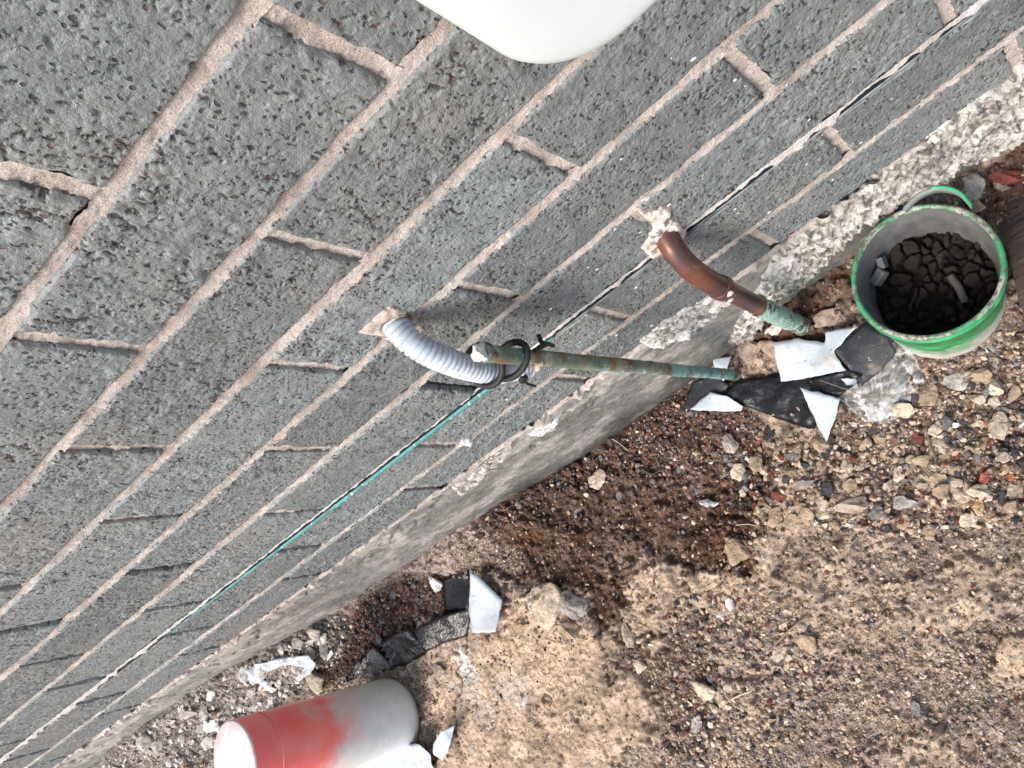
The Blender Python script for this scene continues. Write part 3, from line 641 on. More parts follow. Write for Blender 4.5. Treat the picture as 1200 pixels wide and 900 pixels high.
BIG = [
 (867, 648, 44, 34, 'tan', 'large tan clod on the edge of the dark moist soil', 'clod'),
 (670, 710, 36, 38, 'pale', 'pale grey rounded stone at the upper tip of the tan caked soil', 'stone'),
 (643, 706, 40, 44, 'cream', 'broad cream slab of mortar left of the pale grey stone', 'stone'),
 (735, 745, 15, 31, 'cream', 'narrow upright cream chip alone on dark soil right of the caked patch', 'stone'),
 (752, 781, 24, 17, 'cream', 'flat cream chip on dark soil below the narrow chip', 'stone'),
 (825, 807, 28, 23, 'cream', 'wide cream stone in the lower middle where dark soil meets tan grit', 'stone'),
 (819, 849, 16, 24, 'pale', 'squarish grey-beige stone near the bottom edge', 'stone'),
 (828, 590, 24, 10, (.55, .58, .54), 'thin pale greenish shard on brown soil', 'stone'),
 (945, 752, 22, 29, 'tan', 'pointed beige stone at the end of the thin twig', 'stone'),
 (912, 764, 17, 17, 'cream', 'small rounded cream pebble below the thin twig', 'pebble'),
 (1104, 522, 30, 30, 'cream', 'irregular cream stone below the clear plastic wrap', 'stone'),
 (1122, 444, 46, 20, 'pale', 'long pale lump of mortar just below the green bucket', 'stone'),
 (1059, 588, 28, 25, 'pale', 'flat grey-cream stone with rounded edges in the middle of the rubble', 'stone'),
 (1111, 496, 17, 19, 'grey', 'smooth mid grey stone right of the clear plastic wrap', 'stone'),
 (1156, 561, 15, 19, (.42, .12, .10), 'pinkish red pebble at right among grey pebbles', 'pebble'),
 (915, 583, 22, 11, 'red', 'long brick red chip below the black plastic', 'chip'),
 (886, 580, 15, 11, 'red', 'stubby brick red chip left of the long red chip', 'chip'),
 (1078, 515, 14, 10, 'red', 'small red chip under the right edge of the plastic wrap', 'chip'),
 (997, 536, 12, 11, 'red', 'round red pebble below the white triangular fold', 'pebble'),
 (1170, 497, 20, 28, 'cream', 'tall cream stone at right below the bucket', 'stone'),
 (1087, 462, 24, 22, 'tan', 'crumbly tan stone touching the right of the plastic wrap', 'stone'),
 (1062, 481, 30, 18, 'cream', 'pale crumbly lump at the lower rim of the plastic wrap', 'stone'),
 (960, 521, 20, 22, 'tan', 'tan lump just under the tip of the white triangular fold', 'clod'),
 (942, 567, 22, 16, (.28, .26, .24), 'angular light grey stone below the black plastic', 'stone'),
 (972, 573, 18, 18, 'dark', 'dark slate grey stone right of the angular light grey one', 'stone'),
 (902, 504, 15, 14, 'dark', 'blue-black pebble just below the black plastic', 'pebble'),
 (1026, 600, 18, 13, 'grey', 'small slate grey pebble left of the flat grey-cream stone', 'pebble'),
 (1174, 584, 20, 22, 'dark', 'dark grey stone at the right edge of the rubble', 'stone'),
 (1185, 560, 10, 10, (.45, .13, .06), 'orange-red chip at the right edge beside the pinkish pebble', 'chip'),
 (1146, 592, 13, 14, (.50, .32, .16), 'orange tan pebble below the pinkish red pebble', 'pebble'),
 (1140, 221, 34, 32, 'pale', 'grey-white lump of mortar behind the bucket', 'stone'),
 (1142, 240, 22, 16, 'tan', 'tan lump at the foot of the grey-white lump behind the bucket', 'stone'),
 (1180, 208, 34, 22, 'red', 'broken red brick piece behind the bucket beside the footing', 'brick piece'),
 (1170, 216, 20, 14, 'cream', 'cream mortar lump stuck on the broken red brick piece', 'stone'),
 (701, 560, 22, 20, 'cream', 'jagged cream chip alone on dark soil below the footing', 'chip'),
 (851, 645, 10, 9, 'cream', 'tiny cream pebble left of the large tan clod', 'pebble'),
 (1000, 592, 38, 24, (.40, .32, .24), 'rough beige clod in the middle of the rubble', 'clod'),
 (964, 603, 22, 16, 'cream', 'cream lump below the slate grey stone', 'stone'),
 (516, 785, 22, 18, (.33, .25, .21), 'dusty brown stone beside the end of the black plastic strip', 'stone'),
 (512, 683, 20, 18, 'white', 'white mortar lump above the black plastic strip', 'stone'),
 (854, 520, 20, 24, (.42, .36, .30), 'tall cream-brown stone below the small white torn piece', 'stone'),
 (1075, 830, 14, 18, 'grey', 'oval slate grey pebble low in the picture on bare dirt', 'pebble'),
 (975, 892, 24, 20, 'tan', 'tan lump at the bottom edge in the middle of the dirt', 'clod'),
 (884, 690 + 0, 12, 9, 'grey', 'small grey pebble below the large tan clod', 'pebble'),
 (668, 738, 26, 26, 'tan', 'rounded tan lump set into the caked soil below the pale grey stone', 'clod'),
 (612, 735, 26, 14, 'tan', 'flat tan lump at the left edge of the caked soil', 'clod'),
 (372, 795, 30, 30, (.38, .32, .25), 'rounded buff lump on the rubble behind the red painted cylinder', 'clod'),
 (310, 785, 26, 20, 'pale', 'rounded grey mortar lump lying against the foot of the wall', 'stone'),
 (220, 832, 34, 22, 'pale', 'largest grey mortar lump of the debris along the wall foot', 'stone'),
 (250, 812, 22, 18, 'white', 'white-grey lump beside the largest mortar lump at the wall foot', 'stone'),
 (857, 708, 13, 15, 'white', 'bright white chip on the tan ground left of the twig, upper one', 'chip'),
 (846, 720, 16, 7, 'white', 'bright white splinter just below the upper white chip', 'chip'),
 (883, 765, 14, 6, 'white', 'white splinter left of the small rounded cream pebble', 'chip'),
 (870, 392, 40, 26, (.40, .31, .24), 'big crumbly clod against the footing between the two pipes', 'clod'),
 (905, 408, 34, 22, (.36, .27, .20), 'lower crumbly clod between the green pipe and the white sheet', 'clod'),
 (975, 372, 40, 20, (.33, .25, .19), 'tan clod in the hollow between copper pipe and bucket', 'clod'),
]
for b in BIG: stone(b[0], b[1], b[2], b[3], b[4], {'clod': 'clod', 'pebble': 'pebble', 'chip': 'stone_chip', 'brick piece': 'brick_fragment'}.get(b[6], 'stone'), b[5], b[6])
def inpoly(pts, n, seed):
    R = random.Random(seed); xs = [p[0] for p in pts]; ys = [p[1] for p in pts]; out = []
    for _t in range(n * 25):
        if len(out) >= n: break
        x, y = R.uniform(min(xs), max(xs)), R.uniform(min(ys), max(ys))
        if polysd(np.array([x]), np.array([y]), pts)[0] > 0 and all(math.hypot(x - a, y - b) > 11 for a, b in out) and all(math.hypot(x - q[0], y - q[1]) > .5 * (q[2] + 8) for q in BIG): out.append((x, y))
    return out
ZR = [(850, 555), (890, 520), (1000, 520), (1075, 500), (1110, 450), (1190, 400), (1200, 590), (1100, 625), (900, 610)]
for (pts, n, sz, cols, lab, cat, grp, sd_) in (
   (ZR, 60, (11, 25), ('tan', 'cream', 'tan'), 'COL crumb among the mixed rubble below bucket and plastic', 'pebble', 'tan crumbs in the rubble', 1),
   (ZR, 36, (8, 14), ('grey', 'dark'), 'COL pebble among the mixed rubble below bucket and plastic', 'pebble', 'grey pebbles in the rubble', 2),
   (ZR, 12, (7, 12), ('red',), 'COL chip among the mixed rubble below bucket and plastic', 'chip', 'red chips in the rubble', 3),
   ([(150, 880), (270, 795), (390, 722), (400, 745), (300, 840), (255, 870)], 46, (11, 26), ('pale', 'white', 'pale'), 'COL mortar crumb in the debris along the left wall foot', 'crumb', 'mortar crumbs along the wall foot', 4),
   ([(800, 860), (870, 720), (1000, 730), (990, 850), (900, 895), (830, 895)], 26, (8, 13), ('tan', 'cream'), 'COL pebble half sunk in the gritty dirt at bottom centre', 'pebble', 'pale pebbles in the gritty dirt', 5),
   ([(580, 610), (660, 545), (800, 480), (870, 520), (870, 600), (700, 600)], 34, (7, 13), ('brown', 'rust', 'grey'), 'COL pebble in the moist gravel beside the footing', 'pebble', 'brown pebbles beside the footing', 6),
   ([(405, 745), (470, 685), (530, 675), (525, 710), (430, 770)], 30, (7, 11), ('brown', 'grey', 'rust'), 'COL pebble in the gravel behind the black plastic strip', 'pebble', 'dark pebbles behind the plastic strip', 7),
   ):
    for x, y in inpoly(pts, n, sd_ + 40):
        w = rnd.uniform(*sz); cname = rnd.choice(cols)
        side = ('upper ' if y < sum(p[1] for p in pts) / len(pts) else 'lower ') + ('left' if x < sum(p[0] for p in pts) / len(pts) else 'right'); word = {'pale': 'grey-white', 'dark': 'near-black', 'rust': 'rusty brown'}.get(cname, cname)
        stone(x, y, w, w * rnd.uniform(.65, 1.0), cname, cat if cat != 'chip' else 'stone_chip', ('larger ' if w > .5 * (sz[0] + sz[1]) else 'small ') + lab.replace('COL', word) + ', ' + side + ' part', cat, grp, ang=rnd.uniform(0, 3))

exec_later = []
# ================================================================== PIPES
def frustum_path(a, b, n=30): return [np.array(a) * (1 - t) + np.array(b) * t for t in np.linspace(0, 1, n)]
def rough_me(me, amp, wl_, seed=0):
    n = len(me.vertices); co = np.empty(n * 3); me.vertices.foreach_get('co', co); co = co.reshape(-1, 3)
    no = np.empty(n * 3); me.vertices.foreach_get('normal', no); no = no.reshape(-1, 3)
    d = fbm(co[:, 0] + co[:, 2] * .8, co[:, 1] - co[:, 2] * .9, wl_, seed, 3); co = co + no * (amp * d)[:, None]
    me.vertices.foreach_set('co', co.ravel()); me.update()
gp = empty('capped_pipe', u3(3.23, .40, -9.1), 'thin green weathered copper pipe standing upright, its top plugged with white filler', 'pipe')
T, B0 = u3(3.367, .548, -3.22), u3(3.23, .395, -9.35)
M_GREEN = mat_plain('verdigris_copper', (.24, .25, .17), .6, .15, nscale=55, c2=(.09, .15, .12), bd=.0012,
                    spots=[(45, .52, .60, (.20, .11, .05)), (75, .57, .64, (.24, .46, .40)), (90, .60, .68, (.06, .045, .035)), (170, .64, .70, (.55, .52, .45))])
M_GREEN2 = mat_plain('turquoise_verdigris', (.20, .40, .37), .65, .1, nscale=80, c2=(.09, .19, .175), bd=.0012, spots=[(45, .50, .58, (.12, .085, .06)), (80, .56, .62, (.30, .34, .28)), (120, .64, .7, (.5, .5, .42))])
k = .55; Mid = T * (1 - k) + B0 * k
me = tube(frustum_path(T, Mid, 60), .0060, 24); rough_me(me, .0008, .01, 1); link('upper_pipe', me, M_GREEN, gp)
me = tube(frustum_path(Mid, B0, 60), .0059, 24); rough_me(me, .0010, .008, 2); link('lower_pipe', me, M_GREEN2, gp)
V_, F_ = blob(77, 3, 0, .8); V_ = V_ * .0084; me = mesh_np('filler_cap', V_ + (T + [0, 0, .002]), F_); rough_me(me, .004, .005, 5)
link('filler_cap', me, mat_plain('white_filler', (.78, .74, .66), .9, nscale=400, bd=.001), gp)
V_, F_ = blob(78, 2, 0, .8); P_ = T * .87 + B0 * .13
me = mesh_np('rust_lump', V_ * np.array([.006, .004, .007]) + (P_ + np.array([.0, .0065, .0])), F_); rough_me(me, .003, .004, 6)
link('rust_lump', me, mat_plain('rust', (.62, .50, .36), .9, nscale=160, c2=(.22, .10, .05), spots=[(110, .56, .62, (.75, .68, .56))], bd=.001), gp)

cp = empty('copper_pipe', u3(2.12, .404, -9.0), 'reddish brown copper pipe bending out of the wall and down into the dirt', 'pipe')
M_CU = mat_plain('brown_copper', (.22, .085, .05), .40, .35, nscale=34, c2=(.085, .045, .042), bd=.0005, spots=[(42, .56, .66, (.06, .045, .045)), (95, .62, .70, (.20, .16, .12)), (240, .72, .76, (.5, .45, .38))])
M_CUG = mat_plain('flaking_green_paint', (.30, .46, .38), .7, 0, nscale=60, c2=(.20, .33, .27), bd=.0018, spots=[(60, .54, .57, (.10, .075, .055)), (75, .62, .66, (.5, .52, .44))])
el = spline([u3(1.96, -.25, -4.80), u3(1.965, .0, -4.80), u3(1.985, .17, -4.88), u3(2.0, .31, -5.10), u3(2.01, .375, -5.45), u3(2.02, .39, -5.80)], 10)
r = [.0122 + .0012 * (i < 13) for i in range(len(el))]
me = tube(el, .0092, 32); rough_me(me, .0005, .02, 4); link('elbow', me, M_CU, cp)
me = tube([u3(2.018, .388, -5.66), u3(2.019, .389, -5.70), u3(2.02, .39, -5.84), u3(2.021, .39, -5.88)], [.0093, .0104, .0104, .0090], 32); link('collar', me, M_CU, cp)
me = tube(frustum_path(u3(2.02, .39, -5.82), u3(2.055, .40, -6.95), 20), .0083, 32); link('middle_pipe', me, M_CU, cp)
me = tube(frustum_path(u3(2.054, .40, -6.93), u3(2.13, .405, -9.3), 70), .0093, 32); rough_me(me, .0026, .012, 9); link('lower_pipe', me, M_CUG, cp)
V_, F_ = blob(79, 2, 0, .8)
for (zz, dx, dy, s_) in ((-5.72, -.05, .12, 1.0), (-5.9, .02, .118, .8)):
    link('mortar_splash', mesh_np('mortar_splash', V_ * np.array([.004, .002, .005]) * s_ + u3(2.02 + dx, .39 + dy, zz), F_), mat_plain('splash', (.6, .55, .47), .9), cp)
V_, F_ = blob(80, 3, .2, .8); me = mesh_np('lime_scale', V_ * np.array([.012, .007, .022]) + u3(2.22, .45, -7.85), F_); rough_me(me, .006, .006, 3)
link('lime_scale', me, mat_plain('lime', (.62, .57, .48), .95, nscale=200, bd=.001), cp)

# corrugated conduit: real ribs
cc = empty('corrugated_conduit', u3(3.77, 0, -2.86), 'pale blue-grey corrugated conduit curving out of the wall beside the green pipe', 'conduit')
ctl = [u3(3.78, -.12, -2.84), u3(3.78, .06, -2.85), u3(3.75, .24, -2.94), u3(3.715, .37, -3.14), u3(3.69, .455, -3.42), u3(3.665, .49, -3.75), u3(3.61, .475, -4.02), u3(3.54, .46, -4.22)]
fine_ = spline(ctl, 40); L_ = np.concatenate([[0], np.cumsum([np.linalg.norm(fine_[i + 1] - fine_[i]) for i in range(len(fine_) - 1)])])
ss = np.arange(0, L_[-1], .00055); pth = [np.array([np.interp(s_, L_, [p[k_] for p in fine_]) for k_ in range(3)]) for s_ in ss]
per = .0040; rr = []
for s_ in ss:
    ph = (s_ % per) / per; rr.append(.0080 + .0013 * min(1, max(0, math.sin(math.pi * min(ph / .80, 1)) * 2.4)))
me = tube(pth, rr, 36)
mcon, nt, b = newmat('conduit_plastic'); pos = nt.nodes.new('ShaderNodeNewGeometry').outputs['Position']
base = ramp(nt, noise(nt, pos, 40, 3), [(.35, (.40, .45, .50)), (.65, (.52, .57, .63))])
dirt = ramp(nt, noise(nt, pos, 120, 5, .7), [(.50, (0, 0, 0)), (.68, (.75, .75, .75))]); base = mix(nt, dirt, base, (.26, .23, .19))
nt.links.new(base, b.inputs['Base Color']); b.inputs['Roughness'].default_value = .45
link('ribbed_tube', me, mcon, cc)
me = tube([u3(3.78, -.05, -2.84), u3(3.78, .02, -2.845)], .0112, 32, caps=False); link('hole_edge', me, mat_plain('dark_rubber', (.02, .02, .02), .8), cc)

# cable ties
M_BLK = mat_plain('black_nylon', (.010, .010, .010), .6, nscale=300)
def tie(center, axis_, ra, rb, name, label, wob=.0, gap_ang=0, head_ang=0, tail=.02, w=.0022, headpos=None):
    e = empty(name, center, label, 'cable tie')
    ax_ = Vector(axis_).normalized(); a1 = ax_.orthogonal().normalized(); a2 = ax_.cross(a1)
    # orient a1 towards the conduit (+x)
    a1 = (Vector((1, 0, 0)) - ax_ * ax_.x).normalized(); a2 = ax_.cross(a1)
    C0 = Vector([float(t) for t in center]); path = []
    for i in range(48):
        a = 2 * math.pi * i / 48; path.append(C0 + a1 * math.cos(a) * ra + a2 * math.sin(a) * rb + ax_ * wob * math.sin(a))
    link('strap', tube(path, w * 1.15, 10, closed=True), M_BLK, e)
    ah = head_ang; hp = C0 + a1 * math.cos(ah) * ra + a2 * math.sin(ah) * rb + ax_ * wob * math.sin(ah)
    if headpos is not None: hp = Vector([float(t) for t in headpos])
    hm_ = box_me(.0062, .0048, .0056, .0008); ho = link('head', hm_, M_BLK, e); ho.matrix_parent_inverse = Matrix.Translation(-e.location); ho.location = hp
    ho.rotation_euler = (.3, .4, ah)
    od = (hp - C0).normalized()
    link('tail', tube([hp, hp + od * tail * .5 + ax_ * -.001, hp + od * tail + ax_ * -tail * .5], w * .5, 8), M_BLK, e); return e
pc = T * .93 + B0 * .07; pcx = u3(3.52, .52, -3.75)
tie(u3(3.46, .505, -3.78), (.12, .35, 1), 0.0168, .0108, 'cable_tie', 'black cable tie looped round the green pipe with its square head hanging below', .004, head_ang=.35, tail=.016, headpos=ony(613, 444, .0475))
tie(u3(3.62, .47, -3.60), (.25, .75, 1), .0155, .0140, 'cable_tie', 'second black cable tie slung under the ribbed conduit towards the wall', .005, head_ang=-.9, tail=.012, headpos=ony(563, 450, .030))
e = empty('wire_twist', u3(3.05, .25, -3.6), 'short twisted rusty black wire end behind the green pipe', 'wire')
link('wire_strand', tube(spline([ony(626, 411, .042), ony(634, 407, .040), ony(641, 403, .036), ony(648, 405, .030)], 8), .0017, 8), M_BLK, e)
link('wire_tip', tube(spline([ony(637, 405, .036), ony(633, 398, .030), ony(631, 392, .026)], 8), .0018, 8), M_BLK, e)

# ================================================================== BUCKET
bk = empty('paint_bucket', (BUCKET[0], BUCKET[1], .0), 'small green and white plastic bucket half full of dried mud beside the wall', 'bucket')
RT, RBt, HB = .0585, .0540, .118; rz = BUCKET[2]; tilt = Matrix.Rotation(.05, 4, 'X')
def lathe(prof, n=96, name='lathe', jitter=0, seed=0):
    v = []; f = []
    for i, (r_, z_) in enumerate(prof):
        for k_ in range(n):
            a = 2 * math.pi * k_ / n; rr_ = r_ + jitter * math.sin(a * 3 + seed + i * .2) * .6 + jitter * math.sin(a * 7 + i) * .3
            v.append((rr_ * math.cos(a), rr_ * math.sin(a), z_))
    for i in range(len(prof) - 1):
        for k_ in range(n): f.append((i * n + k_, i * n + (k_ + 1) % n, (i + 1) * n + (k_ + 1) % n, (i + 1) * n + k_))
    return mesh_np(name, v, f)
m, nt, b = newmat('bucket_green_paint_over_white'); tc = coords(nt); sx = nt.nodes.new('ShaderNodeSeparateXYZ'); nt.links.new(tc, sx.inputs[0])
nz = noise(nt, tc, 26, 4, .6); band = math_(nt, 'ADD', sx.outputs[2], math_(nt, 'MULTIPLY', math_(nt, 'SUBTRACT', nz, .5), .10))
grn = ramp(nt, noise(nt, tc, 55, 4), [(.35, (.012, .16, .045)), (.6, (.025, .32, .10)), (.75, (.08, .44, .18))])
wht_ = ramp(nt, noise(nt, tc, 70, 5, .6), [(.3, (.42, .38, .31)), (.6, (.68, .66, .60))])
fac = ramp(nt, band, [(.0, (0, 0, 0)), (1, (1, 1, 1))]); mr = nt.nodes.new('ShaderNodeMapRange'); nt.links.new(band, mr.inputs[0]); mr.inputs[1].default_value = -.088; mr.inputs[2].default_value = -.066
col = mix(nt, mr.outputs[0], wht_, grn); nt.links.new(col, b.inputs['Base Color']); b.inputs['Roughness'].default_value = .4; bump(nt, b, noise(nt, tc, 300, 3), .0005, .5); M_BKT = m
m, nt, b = newmat('bucket_rim_chipped'); tc = coords(nt)
grn = ramp(nt, noise(nt, tc, 30, 4, .65), [(.40, (.38, .36, .31)), (.50, (.035, .26, .10)), (.7, (.07, .40, .18))])
spk = ramp(nt, noise(nt, tc, 240, 3, .6), [(.50, (0, 0, 0)), (.58, (1, 1, 1))]); col = mix(nt, spk, grn, (.13, .10, .07)); nt.links.new(col, b.inputs['Base Color']); b.inputs['Roughness'].default_value = .45; M_RIM = m
M_BIN = mat_plain('bucket_inside_grey', (.17, .172, .165), .6, nscale=60, c2=(.10, .10, .095), spots=[(90, .62, .68, (.14, .11, .08))])
def bpart(name, me, mat):
    o = link(name, me, mat, bk, loc=(0, 0, 0)); o.location = Vector((0, 0, rz)); o.rotation_euler = (.085, -.095, 0); return o
bpart('shell', lathe([(RBt * .3, -HB), (RBt * .96, -HB), (RBt, -HB + .004), (RBt + (RT - RBt) * .5, -HB * .5), (RT - .001, -.012), (RT + .003, -.0115), (RT + .003, -.009), (RT, -.0085), (RT, -.001)], jitter=.0006), M_BKT)
bpart('rim', lathe([(RT - .0005, -.004), (RT + .0022, -.003), (RT + .0026, 0), (RT + .0012, .0022), (RT - .0012, .0018), (RT - .0022, -.002)], jitter=.0005), M_RIM)
bpart('inner_wall', lathe([(RT - .0018, -.001), (RT - .0075, -.055), (RBt - .002, -HB + .004), (.001, -HB + .004)], jitter=.0006), M_BIN)
# dried mud chunks inside, cracked
s = .0009; a_ = np.arange(-.066, .066, s); X2, Y2 = np.meshgrid(a_, a_, indexing='ij')
q1, q2, qid = worley(X2 + .010 * fbm(X2, Y2, .016, 3, 3), Y2 + .010 * fbm(X2, Y2, .016, 6, 3), .0105, 91)
tl = (_lat(np.floor(qid * 997), np.floor(qid * 31), 3) - .5); hm2 = .009 * sstep(0.02, .30, q2 - q1) * (.15 + 1.2 * qid) + .003 * tl * np.sin(q1 * 3) + .0012 * fbm(X2, Y2, .006, 5, 3) - .004 * (X2 * .0)
R_ = np.hypot(X2, Y2); hm2 += .004 * sstep(.038, .054, R_) * fbm(X2, Y2, .03, 9, 2)
cm = np.array([.017, .013, .010]) * (1 + .5 * fbm(X2, Y2, .02, 12, 4))[..., None] * (.5 + qid)[..., None]
v, f, c3, _ = prune(np.stack([X2, Y2, hm2], -1).reshape(-1, 3), gridfaces(*X2.shape), (R_ < .0525).ravel(), cm.reshape(-1, 3))
mud = link('dried_mud', mesh_np('dried_mud', v, f, c3), mat_attr('mud', .85, 500, .0006, .25, var=.3)); mud.location = (BUCKET[0], BUCKET[1], rz - .060)
tag(mud, 'dark cracked dried mud filling the lower part of the green bucket', 'mud', kind='stuff')
st = tube(spline([(0, 0, 0), (.012, .006, .001), (.026, .010, .0)], 6), [.0036] * 13, 8); o = link('wood_sliver', st, mat_plain('grey_wood', (.11, .10, .09), .8)); o.location = (BUCKET[0] - .012, BUCKET[1] + .004, rz - .049)
o.rotation_euler = (0, 0, 1.1); tag(o, 'short grey sliver lying on the mud inside the green bucket', 'stick')
for dx, dy, sz_, rz_ in ((.036, -.028, .015, .4), (.027, -.038, .011, 1.3)):
    o = link('plastic_chunk', box_me(sz_, sz_ * .6, .009, .001), mat_plain('grey_plastic', (.15, .155, .155), .6)); o.location = (BUCKET[0] + dx, BUCKET[1] + dy, rz - .038); o.rotation_euler = (.3, .25, rz_)
    tag(o, 'larger grey plastic chunk on the mud inside the bucket' if sz_ > .014 else 'smaller grey plastic chunk beside the larger one inside the bucket', 'plastic chunk')
# curved translucent hoop behind the bucket
arc = empty('plastic_hoop', u3(.3, .25, -8.4), 'curved strip of clear and green plastic standing behind the bucket against the footing', 'plastic strip')
pts = [ony(1058, 243, .030), ony(1075, 227, .034), ony(1098, 219, .040), ony(1122, 224, .048), ony(1138, 240, .056)]
pp = spline(pts, 8); v = []; f = []
for i, p in enumerate(pp): v += [p, p + [0, .0006, -.005], p + [0.0, .001, -.011]]
me = mesh_np('clear_band', v, gridfaces(len(pp), 3)); M_CLR = mat_plain('cloudy_plastic', (.24, .28, .26), .3, nscale=90)
o = link('clear_band', me, M_CLR, arc); so = o.modifiers.new('s', 'SOLIDIFY'); so.thickness = .0015
link('green_edge', tube(pp[int(len(pp) * .45):], .0013, 8), mat_plain('green_plastic', (.04, .45, .16), .4), arc)

# dark board at the right behind the bucket
bp = gpoly([(1128, 285), (1135, 258), (1200, 212), (1330, 130), (1400, 300), (1260, 400), (1195, 360), (1180, 290)], .03)
bm = bmesh.new(); vs_ = [bm.verts.new((x, y, .030)) for x, y in bp]; fc = bm.faces.new(vs_)
r_ = bmesh.ops.extrude_face_region(bm, geom=[fc])
for g in r_['geom']:
    if isinstance(g, bmesh.types.BMVert): g.co.z -= .025
bmesh.ops.recalc_face_normals(bm, faces=bm.faces[:]); bmesh.ops.bevel(bm, geom=bm.edges[:], offset=.0015, segments=2, affect='EDGES')
me = bpy.data.meshes.new('wooden_board'); bm.to_mesh(me); bm.free()
m, nt, b = newmat('wet_dark_wood'); pos = nt.nodes.new('ShaderNodeNewGeometry').outputs['Position']; mp = nt.nodes.new('ShaderNodeMapping'); nt.links.new(pos, mp.inputs[0]); mp.inputs['Rotation'].default_value = (0, 0, .35); mp.inputs['Scale'].default_value = (10, 120, 10)
col = ramp(nt, noise(nt, mp.outputs[0], 1.6, 6, .7), [(.3, (.022, .015, .011)), (.6, (.065, .042, .030)), (.8, (.12, .09, .07))]); nt.links.new(col, b.inputs['Base Color']); b.inputs['Roughness'].default_value = .75
bump(nt, b, noise(nt, mp.outputs[0], 3, 5), .002, .8)
tag(link('wooden_board', me, m), 'dark brown weathered board lying on the dirt right of the bucket', 'board')

# ================================================================== PAINTED CYLINDER
pb, pt = u3(11.6, 2.13, -9.1), u3(11.92, 1.90, -5.98)
cy = empty('plastic_cylinder', pb, 'squat white plastic cylinder with a blotchy red painted top band standing on the dirt', 'cylinder')
axv = Vector((pt - pb).tolist()); Hc = axv.length; q = axv.to_track_quat('Z', 'Y')
def cpart(name, me, mat):
    o = link(name, me, mat, cy, loc=(0, 0, 0)); o.rotation_mode = 'QUATERNION'; o.rotation_quaternion = q; return o
m, nt, b = newmat('milky_plastic_red_paint'); tc = coords(nt); sx = nt.nodes.new('ShaderNodeSeparateXYZ'); nt.links.new(tc, sx.inputs[0])
wavy = math_(nt, 'ADD', sx.outputs[2], math_(nt, 'MULTIPLY', math_(nt, 'SUBTRACT', noise(nt, tc, 16, 2, .5), .5), .14))
mr = nt.nodes.new('ShaderNodeMapRange'); nt.links.new(wavy, mr.inputs[0]); mr.inputs[1].default_value = Hc * .50; mr.inputs[2].default_value = Hc * .60
mr2 = nt.nodes.new('ShaderNodeMapRange'); nt.links.new(wavy, mr2.inputs[0]); mr2.inputs[1].default_value = Hc * .30; mr2.inputs[2].default_value = Hc * .52
milk = ramp(nt, noise(nt, tc, 30, 4), [(.3, (.58, .60, .56)), (.65, (.72, .75, .72))])
smu = ramp(nt, noise(nt, tc, 90, 5, .7), [(.62, (0, 0, 0)), (.75, (.55, .55, .55))]); milk = mix(nt, smu, milk, (.36, .30, .22))
pink = mix(nt, math_(nt, 'MULTIPLY', mr2.outputs[0], ramp(nt, noise(nt, tc, 22, 3), [(.4, (.25, .25, .25)), (.6, (.85, .85, .85))])), milk, (.80, .30, .27))
red = ramp(nt, noise(nt, tc, 20, 3), [(.35, (.95, .15, .13)), (.7, (.95, .27, .23))])
col = mix(nt, mr.outputs[0], pink, red); wear = ramp(nt, noise(nt, tc, 45, 3, .5), [(.735, (0, 0, 0)), (.75, (1, 1, 1))]); col = mix(nt, wear, col, (.45, .36, .31))
nt.links.new(col, b.inputs['Base Color']); b.inputs['Roughness'].default_value = .33; b.inputs['Subsurface Weight'].default_value = .0
R0, R1 = .0530, .0475
prof = [(.01, .0), (R0 * .93, .001), (R0, .012)] + [(R0 + (R1 - R0) * (t ** .9), .012 + (Hc - .020) * t) for t in np.linspace(.05, 1, 14)] + [(R1 - .001, Hc - .003)]
cpart('body', lathe(prof, 80, 'body'), m)
rs_ = R0 + (R1 - R0) * .80; cpart('seam', lathe([(rs_ + .0002, Hc * .84), (rs_ + .0009, Hc * .843), (rs_ + .0009, Hc * .85), (rs_ + .0001, Hc * .853)], 80, 'seam'), m)
m2, nt, b = newmat('white_cap_pink_wash'); tc = coords(nt); col = ramp(nt, noise(nt, tc, 35, 4, .6), [(.42, (.74, .73, .72)), (.66, (.72, .50, .48))]); nt.links.new(col, b.inputs['Base Color']); b.inputs['Roughness'].default_value = .3
cpart('top_disc', lathe([(R1 - .0012, Hc - .004), (R1 - .0002, Hc - .0015), (R1 - .002, Hc), (R1 * .5, Hc + .0006), (.0005, Hc + .0007)], 80, 'top_disc'), m2)

